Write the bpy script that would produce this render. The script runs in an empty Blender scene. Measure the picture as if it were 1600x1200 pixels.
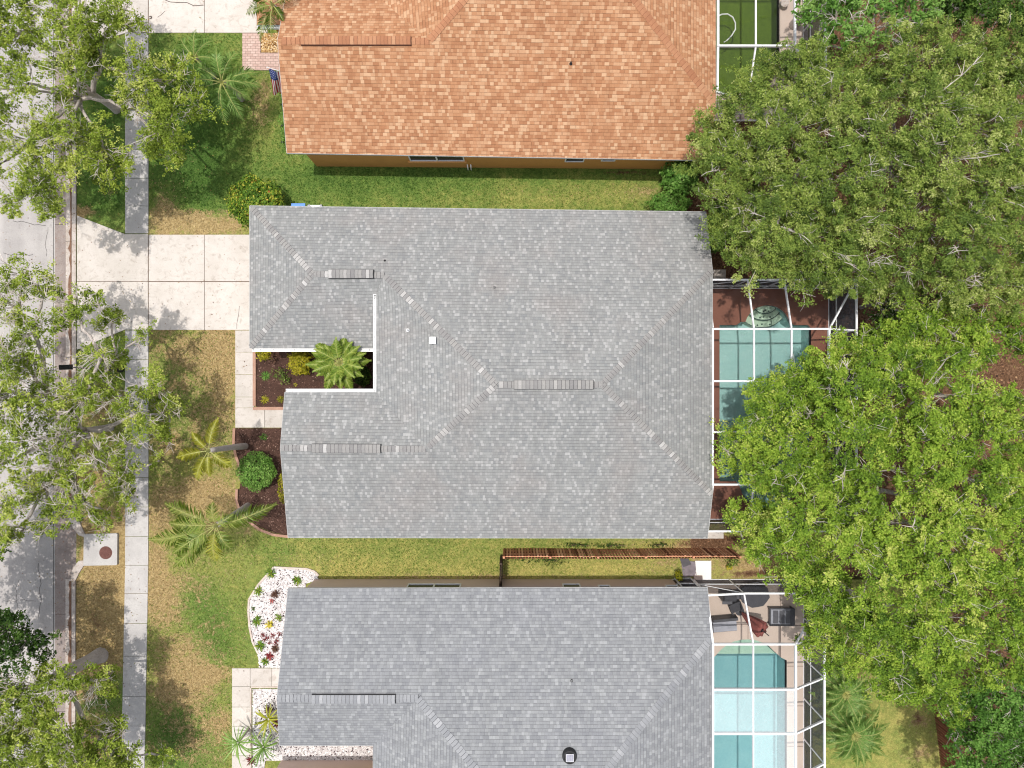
import bpy, math, random
import numpy as np
from mathutils import Vector, Matrix
from mathutils.geometry import tessellate_polygon

SC = bpy.context.scene
COL = SC.collection
# ---------------------------------------------------------------- camera, sky, sun, exposure
CAM_H = 35.0            # drone height in metres
PXM = 30.5              # photo pixels per metre on the ground
cam_data = bpy.data.cameras.new("camera")
cam_data.sensor_width = 36.0
cam_data.lens = 36.0 * PXM * CAM_H / 1600.0
cam_data.clip_end = 2000.0
cam = bpy.data.objects.new("camera", cam_data)
COL.objects.link(cam)
cam.location = (0, 0, CAM_H)
SC.camera = cam

SUN_DIR = Vector((0.185, -0.075, -1.0)).normalized()
world = bpy.data.worlds.new("World")
SC.world = world
world.use_nodes = True
wn = world.node_tree
bg = wn.nodes["Background"]
sky = wn.nodes.new("ShaderNodeTexSky")
sky.sky_type = 'NISHITA'
sky.sun_disc = False
sky.sun_elevation = math.asin(-SUN_DIR.z)
sky.sun_rotation = math.atan2(-SUN_DIR.x, -SUN_DIR.y)
sky.air_density = 1.0
sky.dust_density = 3.0
sky.ozone_density = 0.6
haze = wn.nodes.new("ShaderNodeHueSaturation")     # hazy, milky sky
haze.inputs['Saturation'].default_value = 0.45
wn.links.new(sky.outputs[0], haze.inputs['Color'])
wn.links.new(haze.outputs[0], bg.inputs[0])
bg.inputs[1].default_value = 0.15
sun_data = bpy.data.lights.new("sun", 'SUN')
sun_data.energy = 2.45
sun_data.angle = math.radians(0.7)
sun_data.color = (1.0, 0.955, 0.90)
sun = bpy.data.objects.new("sun", sun_data)
COL.objects.link(sun)
sun.location = (-6, 3, 60)
sun.rotation_euler = SUN_DIR.to_track_quat('-Z', 'Y').to_euler()
SC.view_settings.view_transform = 'Standard'
SC.view_settings.look = 'None'
SC.view_settings.gamma = 1.0
SC.view_settings.exposure = 0.46
SC.render.engine = 'CYCLES'
SC.cycles.use_denoising = True
SC.cycles.denoiser = 'OPENIMAGEDENOISE'
SC.cycles.denoising_prefilter = 'ACCURATE'
SC.cycles.filter_width = 1.15
SC.cycles.max_bounces = 8
SC.cycles.transparent_max_bounces = 16

# ---------------------------------------------------------------- helpers
def P(px, py, z=0.0):
    """world point at height z that stands where the survey photo shows it"""
    k = (CAM_H - z) / CAM_H / PXM
    return Vector(((px - 800) * k, (600 - py) * k, z))

def s2l(c):
    c = c / 255.0
    return c / 12.92 if c <= 0.04045 else ((c + 0.055) / 1.055) ** 2.4

def RGB(r, g, b, f=1.0):
    return (s2l(r) * f, s2l(g) * f, s2l(b) * f, 1.0)

def G(v, a=1.0):
    return (v, v, v, a)

class MB:
    def __init__(self):
        self.v = []; self.f = []; self.t = []; self.m = []; self.uv = {}
        self.tint = 0.5; self.mi = 0
    def poly(self, pts, uv=None):
        i = len(self.v)
        self.v += [tuple(p) for p in pts]
        self.t += [self.tint] * len(pts)
        if uv: self.uv[len(self.f)] = uv
        self.f.append(tuple(range(i, i + len(pts)))); self.m.append(self.mi)
    def raw(self, vs, fs):
        i = len(self.v)
        self.v += [tuple(p) for p in vs]; self.t += [self.tint] * len(vs)
        for f in fs:
            self.f.append(tuple(i + j for j in f)); self.m.append(self.mi)
    def box(self, c, s, rz=0.0, taper=1.0):
        x, y, z = [q / 2 for q in s]
        cs, sn = math.cos(rz), math.sin(rz)
        vs = []
        for dz in (-z, z):
            k = taper if dz > 0 else 1.0
            for dx, dy in ((-x, -y), (x, -y), (x, y), (-x, y)):
                dx *= k; dy *= k
                vs.append((c[0] + dx * cs - dy * sn, c[1] + dx * sn + dy * cs, c[2] + dz))
        self.raw(vs, [(3, 2, 1, 0), (4, 5, 6, 7), (0, 1, 5, 4), (1, 2, 6, 5), (2, 3, 7, 6), (3, 0, 4, 7)])
    def bar(self, a, b, w, h=None):
        a = Vector(a); b = Vector(b); h = h or w
        d = (b - a).normalized()
        up = Vector((0, 0, 1)) if abs(d.z) < 0.98 else Vector((0, 1, 0))
        s = d.cross(up).normalized(); u = s.cross(d).normalized()
        s *= w / 2; u *= h / 2
        vs = [a - s - u, a + s - u, a + s + u, a - s + u, b - s - u, b + s - u, b + s + u, b - s + u]
        self.raw(vs, [(3, 2, 1, 0), (4, 5, 6, 7), (0, 1, 5, 4), (1, 2, 6, 5), (2, 3, 7, 6), (3, 0, 4, 7)])
    def tube(self, pts, rad, n=6, cap=True):
        pts = [Vector(p) for p in pts]
        if not hasattr(rad, '__len__'): rad = [rad] * len(pts)
        vs = []; fs = []
        for i, p in enumerate(pts):
            d = (pts[min(i + 1, len(pts) - 1)] - pts[max(i - 1, 0)])
            d = d.normalized() if d.length > 1e-9 else Vector((0, 0, 1))
            r = Vector((1, 0, 0)) if abs(d.x) < 0.8 else Vector((0, 1, 0))
            s = d.cross(r).normalized(); u = s.cross(d)
            for j in range(n):
                a = 2 * math.pi * j / n
                vs.append(p + (s * math.cos(a) + u * math.sin(a)) * rad[i])
        for i in range(len(pts) - 1):
            for j in range(n):
                k = (j + 1) % n
                fs.append((i * n + j, i * n + k, (i + 1) * n + k, (i + 1) * n + j))
        if cap:
            fs.append(tuple(range(n))[::-1]); fs.append(tuple((len(pts) - 1) * n + j for j in range(n)))
        self.raw(vs, fs)
    def lathe(self, c, prof, n=20):
        """prof: list of (r, z)"""
        vs = []; fs = []
        for r, z in prof:
            for j in range(n):
                a = 2 * math.pi * j / n
                vs.append((c[0] + r * math.cos(a), c[1] + r * math.sin(a), c[2] + z))
        for i in range(len(prof) - 1):
            for j in range(n):
                k = (j + 1) % n
                fs.append((i * n + j, i * n + k, (i + 1) * n + k, (i + 1) * n + j))
        fs.append(tuple(range(n))[::-1]); fs.append(tuple((len(prof) - 1) * n + j for j in range(n)))
        self.raw(vs, fs)
    def prism(self, pts, z0, z1):
        """flat slab with any outline"""
        pts = [(p[0], p[1]) for p in pts]
        a = sum(pts[i][0] * pts[(i + 1) % len(pts)][1] - pts[(i + 1) % len(pts)][0] * pts[i][1] for i in range(len(pts)))
        if a < 0: pts = pts[::-1]
        n = len(pts)
        vs = [(x, y, z0) for x, y in pts] + [(x, y, z1) for x, y in pts]
        fs = [(i, (i + 1) % n, n + (i + 1) % n, n + i) for i in range(n)]
        tris = tessellate_polygon([[Vector((x, y, 0)) for x, y in pts]])
        for t in tris:
            p = [pts[i] for i in t]
            ar = (p[1][0] - p[0][0]) * (p[2][1] - p[0][1]) - (p[2][0] - p[0][0]) * (p[1][1] - p[0][1])
            t = tuple(t) if ar > 0 else tuple(t)[::-1]
            fs.append(tuple(n + i for i in t)); fs.append(tuple(t)[::-1])
        self.raw(vs, fs)
    def holed(self, outer, holes, z0, z1):
        loops = [[Vector((p[0], p[1], 0)) for p in outer]] + [[Vector((p[0], p[1], 0)) for p in h] for h in holes]
        flat = [p for l in loops for p in l]
        for t in tessellate_polygon(loops):
            a, b, c = [flat[i] for i in t]
            if (b - a).cross(c - a).z < 0: b, c = c, b
            self.poly([(q.x, q.y, z1) for q in (a, b, c)])
        for l in loops:
            for i in range(len(l)):
                a, b = l[i], l[(i + 1) % len(l)]
                self.poly([(a.x, a.y, z0), (b.x, b.y, z0), (b.x, b.y, z1), (a.x, a.y, z1)])
    def build(self, name, mats, parent=None, origin=None, smooth=False):
        if not isinstance(mats, (list, tuple)): mats = [mats]
        off = ORG[parent.name] if parent is not None else Vector(origin if origin is not None else (0, 0, 0))
        me = bpy.data.meshes.new(name)
        me.from_pydata([(x - off.x, y - off.y, z - off.z) for x, y, z in self.v], [], self.f)
        for m in mats: me.materials.append(m)
        if len(mats) > 1: me.polygons.foreach_set('material_index', self.m)
        at = me.attributes.new('tint', 'FLOAT', 'POINT'); at.data.foreach_set('value', self.t)
        if self.uv:
            ul = me.uv_layers.new(name='UVMap')
            for fi, uv in self.uv.items():
                p = me.polygons[fi]
                for j, li in enumerate(p.loop_indices): ul.data[li].uv = uv[j]
        if smooth: me.polygons.foreach_set('use_smooth', [True] * len(me.polygons))
        me.update()
        return link(name, me, parent, off)

ORG = {}
def link(name, me, parent, off):
    o = bpy.data.objects.new(name, me)
    COL.objects.link(o)
    ORG[o.name] = Vector(off)
    if parent is not None: o.parent = parent
    else: o.location = off
    return o

def tag(o, label=None, cat=None, group=None, kind=None):
    if label: o['label'] = label
    if cat: o['category'] = cat
    if group: o['group'] = group
    if kind: o['kind'] = kind
    return o

def thing(name, label, cat, loc, group=None):
    o = bpy.data.objects.new(name, None)
    o.empty_display_size = 0.3
    COL.objects.link(o)
    o.location = loc
    ORG[o.name] = Vector(loc)
    return tag(o, label, cat, group)

def struct(name, mb, mat, origin=None, smooth=False):
    return tag(mb.build(name, mat, None, origin, smooth), kind='structure')

# ---------------------------------------------------------------- node materials
def nd(nt, typ, ins=None, **props):
    n = nt.nodes.new(typ)
    for k, v in props.items(): setattr(n, k, v)
    for k, v in (ins or {}).items():
        if isinstance(v, bpy.types.NodeSocket): nt.links.new(v, n.inputs[k])
        else: n.inputs[k].default_value = v
    return n

def base_mat(name):
    m = bpy.data.materials.new(name); m.use_nodes = True
    nt = m.node_tree
    return m, nt, nt.nodes['Principled BSDF']

def ramp(nt, fac, stops, interp='LINEAR'):
    r = nt.nodes.new('ShaderNodeValToRGB'); r.color_ramp.interpolation = interp
    e = r.color_ramp.elements
    while len(e) < len(stops): e.new(0.5)
    for i, (p, c) in enumerate(stops): e[i].position = p; e[i].color = c
    nt.links.new(fac, r.inputs[0]); return r.outputs[0]

def mixc(nt, fac, a, b, mode='MIX'):
    n = nt.nodes.new('ShaderNodeMix'); n.data_type = 'RGBA'; n.blend_type = mode
    for s, v in ((n.inputs[0], fac), (n.inputs[6], a), (n.inputs[7], b)):
        if isinstance(v, bpy.types.NodeSocket): nt.links.new(v, s)
        else: s.default_value = v
    return n.outputs[2]

def mth(nt, op, a, b=None, c=None):
    n = nt.nodes.new('ShaderNodeMath'); n.operation = op
    for i, v in enumerate((a, b, c)):
        if v is None: continue
        if isinstance(v, bpy.types.NodeSocket): nt.links.new(v, n.inputs[i])
        else: n.inputs[i].default_value = v
    return n.outputs[0]

def noise(nt, vec, scale, detail=4.0, rough=0.6, dist=0.0):
    return nd(nt, 'ShaderNodeTexNoise', {'Vector': vec, 'Scale': scale, 'Detail': detail, 'Roughness': rough, 'Distortion': dist}).outputs['Fac']

def objco(nt):
    return nd(nt, 'ShaderNodeNewGeometry').outputs['Position']

def sstep(nt, v, a, b):
    n = nt.nodes.new('ShaderNodeMapRange'); n.interpolation_type = 'SMOOTHSTEP'
    nt.links.new(v, n.inputs[0]); n.inputs[1].default_value = a; n.inputs[2].default_value = b
    return n.outputs[0]

def bump(nt, bsdf, h, strength=0.3, dist=0.02):
    b = nd(nt, 'ShaderNodeBump', {'Strength': strength, 'Distance': dist, 'Height': h})
    nt.links.new(b.outputs[0], bsdf.inputs['Normal'])

def plain(name, c, rough=0.6, metal=0.0, spec=0.4, var=0.12, scale=3.0):
    m, nt, b = base_mat(name)
    f = noise(nt, objco(nt), scale)
    d = tuple(q * (1 - var * 1.6) for q in c[:3]) + (1,)
    e = tuple(min(1, q * (1 + var)) for q in c[:3]) + (1,)
    nt.links.new(ramp(nt, f, [(0.3, d), (0.7, e)]), b.inputs['Base Color'])
    b.inputs['Roughness'].default_value = rough; b.inputs['Metallic'].default_value = metal
    b.inputs['Specular IOR Level'].default_value = spec
    return m

def mottled(name, c1, c2, c3, big=0.5, fine=14.0, rough=0.9, bs=0.3, bd=0.01, spec=0.2, stain=None):
    """three-tone worn surface: broad patches, fine grain, optional stains"""
    m, nt, b = base_mat(name)
    co = objco(nt)
    n1 = noise(nt, co, big, 6, 0.62, 0.4); n2 = noise(nt, co, fine, 5, 0.7); n3 = noise(nt, co, big * 4.3, 4, 0.6)
    c = mixc(nt, sstep(nt, n1, 0.35, 0.65), c1, c2)
    c = mixc(nt, mth(nt, 'MULTIPLY', sstep(nt, n2, 0.42, 0.75), 0.6), c, c3)
    if stain:
        c = mixc(nt, mth(nt, 'MULTIPLY', sstep(nt, n3, 0.56, 0.74), 0.55), c, stain)
    nt.links.new(c, b.inputs['Base Color'])
    b.inputs['Roughness'].default_value = rough; b.inputs['Specular IOR Level'].default_value = spec
    bump(nt, b, n2, bs, bd)
    return m

def shingle(name, stops, row=0.145, tab=0.17, joint=0.72, tone=None, tone_amt=0.35, jitter=1.0):
    m, nt, b = base_mat(name)
    uv = nd(nt, 'ShaderNodeUVMap', uv_map='UVMap').outputs[0]
    sep = nd(nt, 'ShaderNodeSeparateXYZ', {0: uv})
    u, v = sep.outputs[0], sep.outputs[1]
    # slight waviness of the courses
    vr = mth(nt, 'DIVIDE', v, row)
    r = mth(nt, 'FLOOR', vr); fr = mth(nt, 'FRACT', vr)
    wn1 = nd(nt, 'ShaderNodeTexWhiteNoise', {'W': r}, noise_dimensions='1D').outputs['Value']
    uu = mth(nt, 'DIVIDE', mth(nt, 'ADD', u, mth(nt, 'MULTIPLY', wn1, 7.3)), tab)
    wob = nd(nt, 'ShaderNodeTexNoise', {'W': mth(nt, 'ADD', uu, mth(nt, 'MULTIPLY', r, 17.7)), 'Scale': 0.55, 'Detail': 1.0}, noise_dimensions='1D').outputs[0]
    uu = mth(nt, 'ADD', uu, mth(nt, 'MULTIPLY', wob, 1.6 * jitter))
    cell = mth(nt, 'FLOOR', uu); fu = mth(nt, 'FRACT', uu)
    cv = nd(nt, 'ShaderNodeCombineXYZ', {0: cell, 1: r})
    rnd = nd(nt, 'ShaderNodeTexWhiteNoise', {'Vector': cv.outputs[0]}, noise_dimensions='2D').outputs['Value']
    c = ramp(nt, rnd, stops, 'CONSTANT')
    pos = objco(nt)
    big = noise(nt, pos, 0.35, 4, 0.6); broad = noise(nt, pos, 0.9, 5, 0.65, 1.0)
    fine = noise(nt, pos, 45.0, 3, 0.7)
    if tone: c = mixc(nt, mth(nt, 'MULTIPLY', sstep(nt, big, 0.45, 0.72), tone_amt), c, tone)
    streak = nd(nt, 'ShaderNodeTexNoise', {'Vector': nd(nt, 'ShaderNodeMapping', {0: uv, 3: (1.6, 0.16, 1.0)}).outputs[0], 'Scale': 1.4, 'Detail': 4.0}).outputs[0]
    c = mixc(nt, 1.0, c, ramp(nt, streak, [(0.28, G(0.92)), (0.5, G(1.0)), (0.72, G(1.04))]), 'MULTIPLY')
    c = mixc(nt, 1.0, c, ramp(nt, broad, [(0.3, G(0.95)), (0.5, G(1.0)), (0.7, G(1.035))]), 'MULTIPLY')
    c = mixc(nt, 1.0, c, ramp(nt, fine, [(0.25, G(0.80)), (0.75, G(1.14))]), 'MULTIPLY')
    jv = mth(nt, 'LESS_THAN', fr, 0.13)
    jn = nd(nt, 'ShaderNodeTexWhiteNoise', {'Vector': cv.outputs[0], }, noise_dimensions='3D').outputs['Value']
    ju = mth(nt, 'LESS_THAN', fu, 0.07)
    jm = mth(nt, 'MAXIMUM', mth(nt, 'MULTIPLY', jv, mth(nt, 'MULTIPLY_ADD', jn, 0.6, 0.5)), mth(nt, 'MULTIPLY', ju, 0.45))
    c = mixc(nt, jm, c, mixc(nt, 1.0, c, G(joint * 0.72), 'MULTIPLY'))
    nt.links.new(c, b.inputs['Base Color'])
    b.inputs['Roughness'].default_value = 0.92; b.inputs['Specular IOR Level'].default_value = 0.15
    h = mth(nt, 'SUBTRACT', mth(nt, 'ADD', mth(nt, 'MULTIPLY', rnd, 0.35), mth(nt, 'SUBTRACT', 1.0, fr)), mth(nt, 'MULTIPLY', ju, 0.3))
    bump(nt, b, h, 0.35, 0.012)
    return m

def tinted(name, stops, rough=0.85, grain=30.0, amt=0.16, spec=0.2, interp='LINEAR', bs=0.2):
    """surface whose colour is chosen per piece by the 'tint' attribute"""
    m, nt, b = base_mat(name)
    a = nd(nt, 'ShaderNodeAttribute', attribute_name='tint').outputs['Fac']
    c = ramp(nt, a, stops, interp)
    f = noise(nt, objco(nt), grain, 4, 0.7)
    c = mixc(nt, 1.0, c, ramp(nt, f, [(0.25, G(1 - amt)), (0.75, G(1 + amt))]), 'MULTIPLY')
    nt.links.new(c, b.inputs['Base Color'])
    b.inputs['Roughness'].default_value = rough; b.inputs['Specular IOR Level'].default_value = spec
    bump(nt, b, f, bs, 0.01)
    return m

def leafmat(name, stops, trans=0.3, rough=0.6, spec=0.18):
    m, nt, b = base_mat(name)
    a = nd(nt, 'ShaderNodeAttribute', attribute_name='tint').outputs['Fac']
    c = ramp(nt, a, stops)
    nt.links.new(c, b.inputs['Base Color'])
    b.inputs['Roughness'].default_value = rough; b.inputs['Specular IOR Level'].default_value = spec
    t = nd(nt, 'ShaderNodeBsdfTranslucent', {'Color': mixc(nt, 1.0, c, (1.05, 1.08, 0.72, 1), 'MULTIPLY')})
    mx = nd(nt, 'ShaderNodeMixShader', {0: trans, 1: b.outputs[0], 2: t.outputs[0]})
    nt.links.new(mx.outputs[0], nt.nodes['Material Output'].inputs[0])
    return m

def screenmat(name, opacity, c):
    m, nt, b = base_mat(name)
    t = nd(nt, 'ShaderNodeBsdfTransparent')
    d = nd(nt, 'ShaderNodeBsdfDiffuse', {'Color': c})
    f = noise(nt, objco(nt), 6.0)
    op = mth(nt, 'MULTIPLY', mth(nt, 'MULTIPLY_ADD', f, 0.4, 0.8), opacity)
    mx = nd(nt, 'ShaderNodeMixShader', {0: op, 1: t.outputs[0], 2: d.outputs[0]})
    nt.links.new(mx.outputs[0], nt.nodes['Material Output'].inputs[0])
    return m

def watermat(name, tintc, scale=9.0, rip=0.25, gloss=1.0):
    m, nt, b = base_mat(name)
    co = objco(nt)
    w = noise(nt, co, scale, 3, 0.55, 1.2)
    bm = nd(nt, 'ShaderNodeBump', {'Strength': rip, 'Distance': 0.03, 'Height': w})
    t = nd(nt, 'ShaderNodeBsdfTransparent', {'Color': tintc})
    g = nd(nt, 'ShaderNodeBsdfGlossy', {'Roughness': 0.04, 'Normal': bm.outputs[0]})
    fr = nd(nt, 'ShaderNodeFresnel', {'IOR': 1.33, 'Normal': bm.outputs[0]}).outputs[0]
    mx = nd(nt, 'ShaderNodeMixShader', {0: mth(nt, 'MULTIPLY', fr, gloss), 1: t.outputs[0], 2: g.outputs[0]})
    nt.links.new(mx.outputs[0], nt.nodes['Material Output'].inputs[0])
    return m

def lawnmat(name):
    m, nt, b = base_mat(name)
    co = objco(nt)
    A = lambda n: nd(nt, 'ShaderNodeAttribute', attribute_name=n).outputs['Fac']
    lush, dry, soil = A('lush'), A('dry'), A('soil')
    n1 = noise(nt, co, 0.55, 6, 0.68, 0.6); n2 = noise(nt, co, 3.2, 5, 0.7, 0.4); n3 = noise(nt, co, 26.0, 4, 0.8); n4 = noise(nt, co, 9.0, 4, 0.75)
    mixn = mth(nt, 'ADD', mth(nt, 'MULTIPLY', n1, 0.40), mth(nt, 'ADD', mth(nt, 'MULTIPLY', n2, 0.36), mth(nt, 'MULTIPLY', n4, 0.24)))
    off = mth(nt, 'SUBTRACT', mixn, 0.5)
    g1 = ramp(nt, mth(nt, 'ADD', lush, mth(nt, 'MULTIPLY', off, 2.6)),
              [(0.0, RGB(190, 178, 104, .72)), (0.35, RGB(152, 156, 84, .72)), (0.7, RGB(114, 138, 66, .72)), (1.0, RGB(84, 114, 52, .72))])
    dfac = sstep(nt, mth(nt, 'ADD', dry, mth(nt, 'MULTIPLY', off, 2.8)), 0.36, 0.70)
    dcol = ramp(nt, n4, [(0.3, RGB(138, 110, 76, .72)), (0.5, RGB(186, 156, 112, .72)), (0.7, RGB(212, 186, 140, .75))])
    c = mixc(nt, mth(nt, 'MULTIPLY', dfac, 0.85), g1, dcol)
    sfac = sstep(nt, mth(nt, 'ADD', soil, mth(nt, 'MULTIPLY', off, 1.5)), 0.4, 0.62)
    scol = ramp(nt, n4, [(0.3, RGB(74, 54, 40, .75)), (0.52, RGB(116, 86, 64, .75)), (0.72, RGB(160, 130, 104, .75))])
    c = mixc(nt, sfac, c, scol)
    c = mixc(nt, 1.0, c, ramp(nt, n3, [(0.28, G(0.5)), (0.5, G(0.98)), (0.72, G(1.5))]), 'MULTIPLY')
    n5 = noise(nt, co, 5.5, 6, 0.82, 0.8)
    c = mixc(nt, 1.0, c, ramp(nt, n5, [(0.3, G(0.62)), (0.5, G(0.98)), (0.7, G(1.3))]), 'MULTIPLY')
    nt.links.new(c, b.inputs['Base Color'])
    b.inputs['Roughness'].default_value = 1.0; b.inputs['Specular IOR Level'].default_value = 0.1
    bump(nt, b, mth(nt, 'ADD', mth(nt, 'MULTIPLY', n3, 0.7), n4), 0.7, 0.05)
    return m

def shadeless_glass(name):
    m, nt, b = base_mat(name)
    b.inputs['Base Color'].default_value = (0.012, 0.014, 0.018, 1)
    b.inputs['Roughness'].default_value = 0.25; b.inputs['Specular IOR Level'].default_value = 0.15
    f = noise(nt, objco(nt), 1.5)
    nt.links.new(ramp(nt, f, [(0.3, (0.008, 0.01, 0.013, 1)), (0.7, (0.03, 0.033, 0.04, 1))]), b.inputs['Base Color'])
    return m

M = {}
M['shingle_grey'] = shingle('grey_shingle', [(0.0, RGB(147, 149, 149, .715)), (0.08, RGB(153, 154, 153, .715)), (0.34, RGB(157, 158, 156, .715)), (0.60, RGB(163, 164, 162, .715)), (0.80, RGB(170, 170, 168, .715)), (0.92, RGB(182, 182, 180, .72))],
                            row=0.145, tab=0.115, joint=0.76, tone=RGB(165, 154, 148, .715), tone_amt=0.3, jitter=.35)
M['shingle_blue'] = shingle('blue_grey_shingle', [(0.0, RGB(146, 148, 151, .715)), (0.2, RGB(153, 155, 157, .715)), (0.5, RGB(158, 160, 162, .715)), (0.75, RGB(164, 166, 167, .715)), (0.92, RGB(173, 175, 176, .72))],
                            row=0.145, tab=0.15, joint=0.70, tone=RGB(152, 154, 160, .715), tone_amt=0.3, jitter=.6)
M['shingle_orange'] = shingle('orange_shingle', [(0.0, RGB(186, 132, 96, .655)), (0.22, RGB(198, 145, 107, .655)), (0.48, RGB(206, 155, 117, .65)), (0.70, RGB(215, 167, 129, .65)), (0.88, RGB(225, 182, 144, .65))],
                              row=0.15, tab=0.17, joint=0.64, tone=RGB(206, 151, 112, .655), tone_amt=0.35, jitter=1.0)
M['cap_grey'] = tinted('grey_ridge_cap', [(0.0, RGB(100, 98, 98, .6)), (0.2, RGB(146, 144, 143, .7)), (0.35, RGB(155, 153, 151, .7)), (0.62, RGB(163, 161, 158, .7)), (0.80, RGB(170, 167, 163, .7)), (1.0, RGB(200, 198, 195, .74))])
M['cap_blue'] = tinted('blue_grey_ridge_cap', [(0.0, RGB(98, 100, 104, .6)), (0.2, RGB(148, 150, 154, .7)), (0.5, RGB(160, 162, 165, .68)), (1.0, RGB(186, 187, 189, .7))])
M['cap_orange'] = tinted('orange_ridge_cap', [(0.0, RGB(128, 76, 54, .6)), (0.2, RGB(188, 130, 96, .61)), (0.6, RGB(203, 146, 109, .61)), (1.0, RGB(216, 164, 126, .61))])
M['vent_dark'] = plain('vent_black_plastic', (0.02, 0.02, 0.021, 1), 0.7)
M['vent_tan'] = plain('vent_brown_metal', RGB(96, 62, 46), 0.7)
M['white'] = plain('white_paint', (0.78, 0.78, 0.77, 1), 0.45, var=0.05)
M['alu'] = plain('white_aluminium', (0.82, 0.82, 0.83, 1), 0.4, var=0.04)
M['fascia'] = plain('grey_fascia', (0.42, 0.42, 0.41, 1), 0.6)
M['wall_tan'] = mottled('taupe_stucco', RGB(230, 206, 195, .9), RGB(224, 199, 188, .9), RGB(210, 184, 174, .9), 0.6, 24, 0.9, 0.3, 0.006)
M['wall_orange'] = mottled('ochre_stucco', RGB(222, 164, 98, .9), RGB(212, 156, 92, .9), RGB(196, 138, 80, .9), 0.6, 24, 0.9, 0.3, 0.006)
M['wall_cream'] = mottled('cream_stucco', RGB(206, 196, 180, .8), RGB(196, 186, 170, .8), RGB(180, 170, 156, .8), 0.6, 24, 0.9, 0.3, 0.006)
M['glass'] = shadeless_glass('window_glass')
M['concrete'] = mottled('driveway_concrete', RGB(226, 220, 211, .78), RGB(214, 207, 197, .78), RGB(190, 182, 172, .78), 0.7, 22, 0.9, 0.2, 0.004, stain=RGB(176, 164, 150, .78))
def slabmat(name, c1, c2, dirt):
    m, nt, b = base_mat(name)
    co = objco(nt)
    t = nd(nt, 'ShaderNodeAttribute', attribute_name='tint').outputs['Fac']
    n1 = noise(nt, co, 0.8, 6, 0.65, 0.5); n2 = noise(nt, co, 3.4, 6, 0.7, 0.8); n3 = noise(nt, co, 28, 4, 0.75)
    st = nd(nt, 'ShaderNodeTexNoise', {'Vector': nd(nt, 'ShaderNodeMapping', {0: co, 3: (0.5, 3.2, 1)}).outputs[0], 'Scale': 1.6, 'Detail': 6.0, 'Roughness': .7}).outputs[0]
    c = mixc(nt, sstep(nt, n1, .35, .65), c1, c2)
    c = mixc(nt, mth(nt, 'MULTIPLY', sstep(nt, n2, .50, .70), .62), c, dirt)
    c = mixc(nt, mth(nt, 'MULTIPLY', sstep(nt, st, .55, .75), .35), c, dirt)
    c = mixc(nt, 1.0, c, ramp(nt, t, [(0, G(.90)), (1, G(1.04))]), 'MULTIPLY')
    c = mixc(nt, 1.0, c, ramp(nt, n3, [(.28, G(.86)), (.7, G(1.06))]), 'MULTIPLY')
    nt.links.new(c, b.inputs['Base Color']); b.inputs['Roughness'].default_value = .9; b.inputs['Specular IOR Level'].default_value = .2
    bump(nt, b, n3, .2, .004)
    return m
M['concrete'] = slabmat('driveway_concrete', RGB(222, 214, 206, .78), RGB(212, 204, 195, .78), RGB(176, 164, 152, .78))
M['sidewalk'] = mottled('sidewalk_concrete', RGB(212, 208, 204, .74), RGB(196, 192, 189, .74), RGB(168, 164, 160, .74), 0.9, 22, 0.9, 0.2, 0.004, stain=RGB(168, 162, 156, .74))
M['kerb'] = mottled('kerb_concrete', RGB(214, 205, 198, .76), RGB(190, 178, 168, .76), RGB(150, 128, 110, .76), 1.6, 18, 0.9, 0.2, 0.004, stain=RGB(150, 118, 96, .7))
M['pan'] = mottled('gutter_concrete', RGB(172, 160, 154, .72), RGB(156, 144, 139, .72), RGB(128, 110, 98, .72), 1.2, 18, 0.9, 0.2, 0.004, stain=RGB(150, 104, 74, .7))
def asphaltmat():
    m, nt, b = base_mat('worn_asphalt'); co = objco(nt)
    n1 = noise(nt, co, .5, 6, .65, .5); n2 = noise(nt, co, 4, 5, .7); n3 = noise(nt, co, 32, 4, .8)
    wh = nd(nt, 'ShaderNodeTexNoise', {'Vector': nd(nt, 'ShaderNodeMapping', {0: co, 3: (1.0, .06, 1)}).outputs[0], 'Scale': .9, 'Detail': 4.0}).outputs[0]
    c = mixc(nt, sstep(nt, n1, .35, .65), RGB(200, 195, 191, .74), RGB(186, 181, 178, .74))
    c = mixc(nt, 1.0, c, ramp(nt, wh, [(.35, G(.86)), (.65, G(1.05))]), 'MULTIPLY')
    c = mixc(nt, mth(nt, 'MULTIPLY', sstep(nt, n2, .56, .72), .4), c, RGB(146, 141, 138, .7))
    c = mixc(nt, 1.0, c, ramp(nt, n3, [(.28, G(.72)), (.5, G(1.0)), (.72, G(1.18))]), 'MULTIPLY')
    nt.links.new(c, b.inputs['Base Color']); b.inputs['Roughness'].default_value = .95; b.inputs['Specular IOR Level'].default_value = .15
    bump(nt, b, n3, .4, .006)
    return m
M['asphalt'] = asphaltmat()
M['lawn'] = lawnmat('lawn_turf')
M['mulch'] = mottled('dark_mulch', RGB(96, 70, 60, .62), RGB(78, 56, 48, .62), RGB(134, 104, 92, .65), 1.6, 20, 1.0, 0.9, 0.05, stain=RGB(56, 40, 36, .6))
M['edging'] = mottled('terracotta_edging', RGB(196, 158, 138, .75), RGB(182, 142, 122, .75), RGB(150, 112, 96, .75), 1.6, 20, 0.9, 0.3, 0.01)
M['edging_white'] = mottled('white_edging', RGB(226, 216, 206, .8), RGB(206, 190, 178, .8), RGB(180, 156, 140, .8), 1.6, 20, 0.9, 0.3, 0.01)
M['deck_brown'] = mottled('brown_deck_coating', RGB(146, 100, 82, .75), RGB(136, 92, 76, .75), RGB(122, 80, 66, .75), 0.5, 26, 0.8, 0.3, 0.005, stain=RGB(112, 74, 62, .75))
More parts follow.
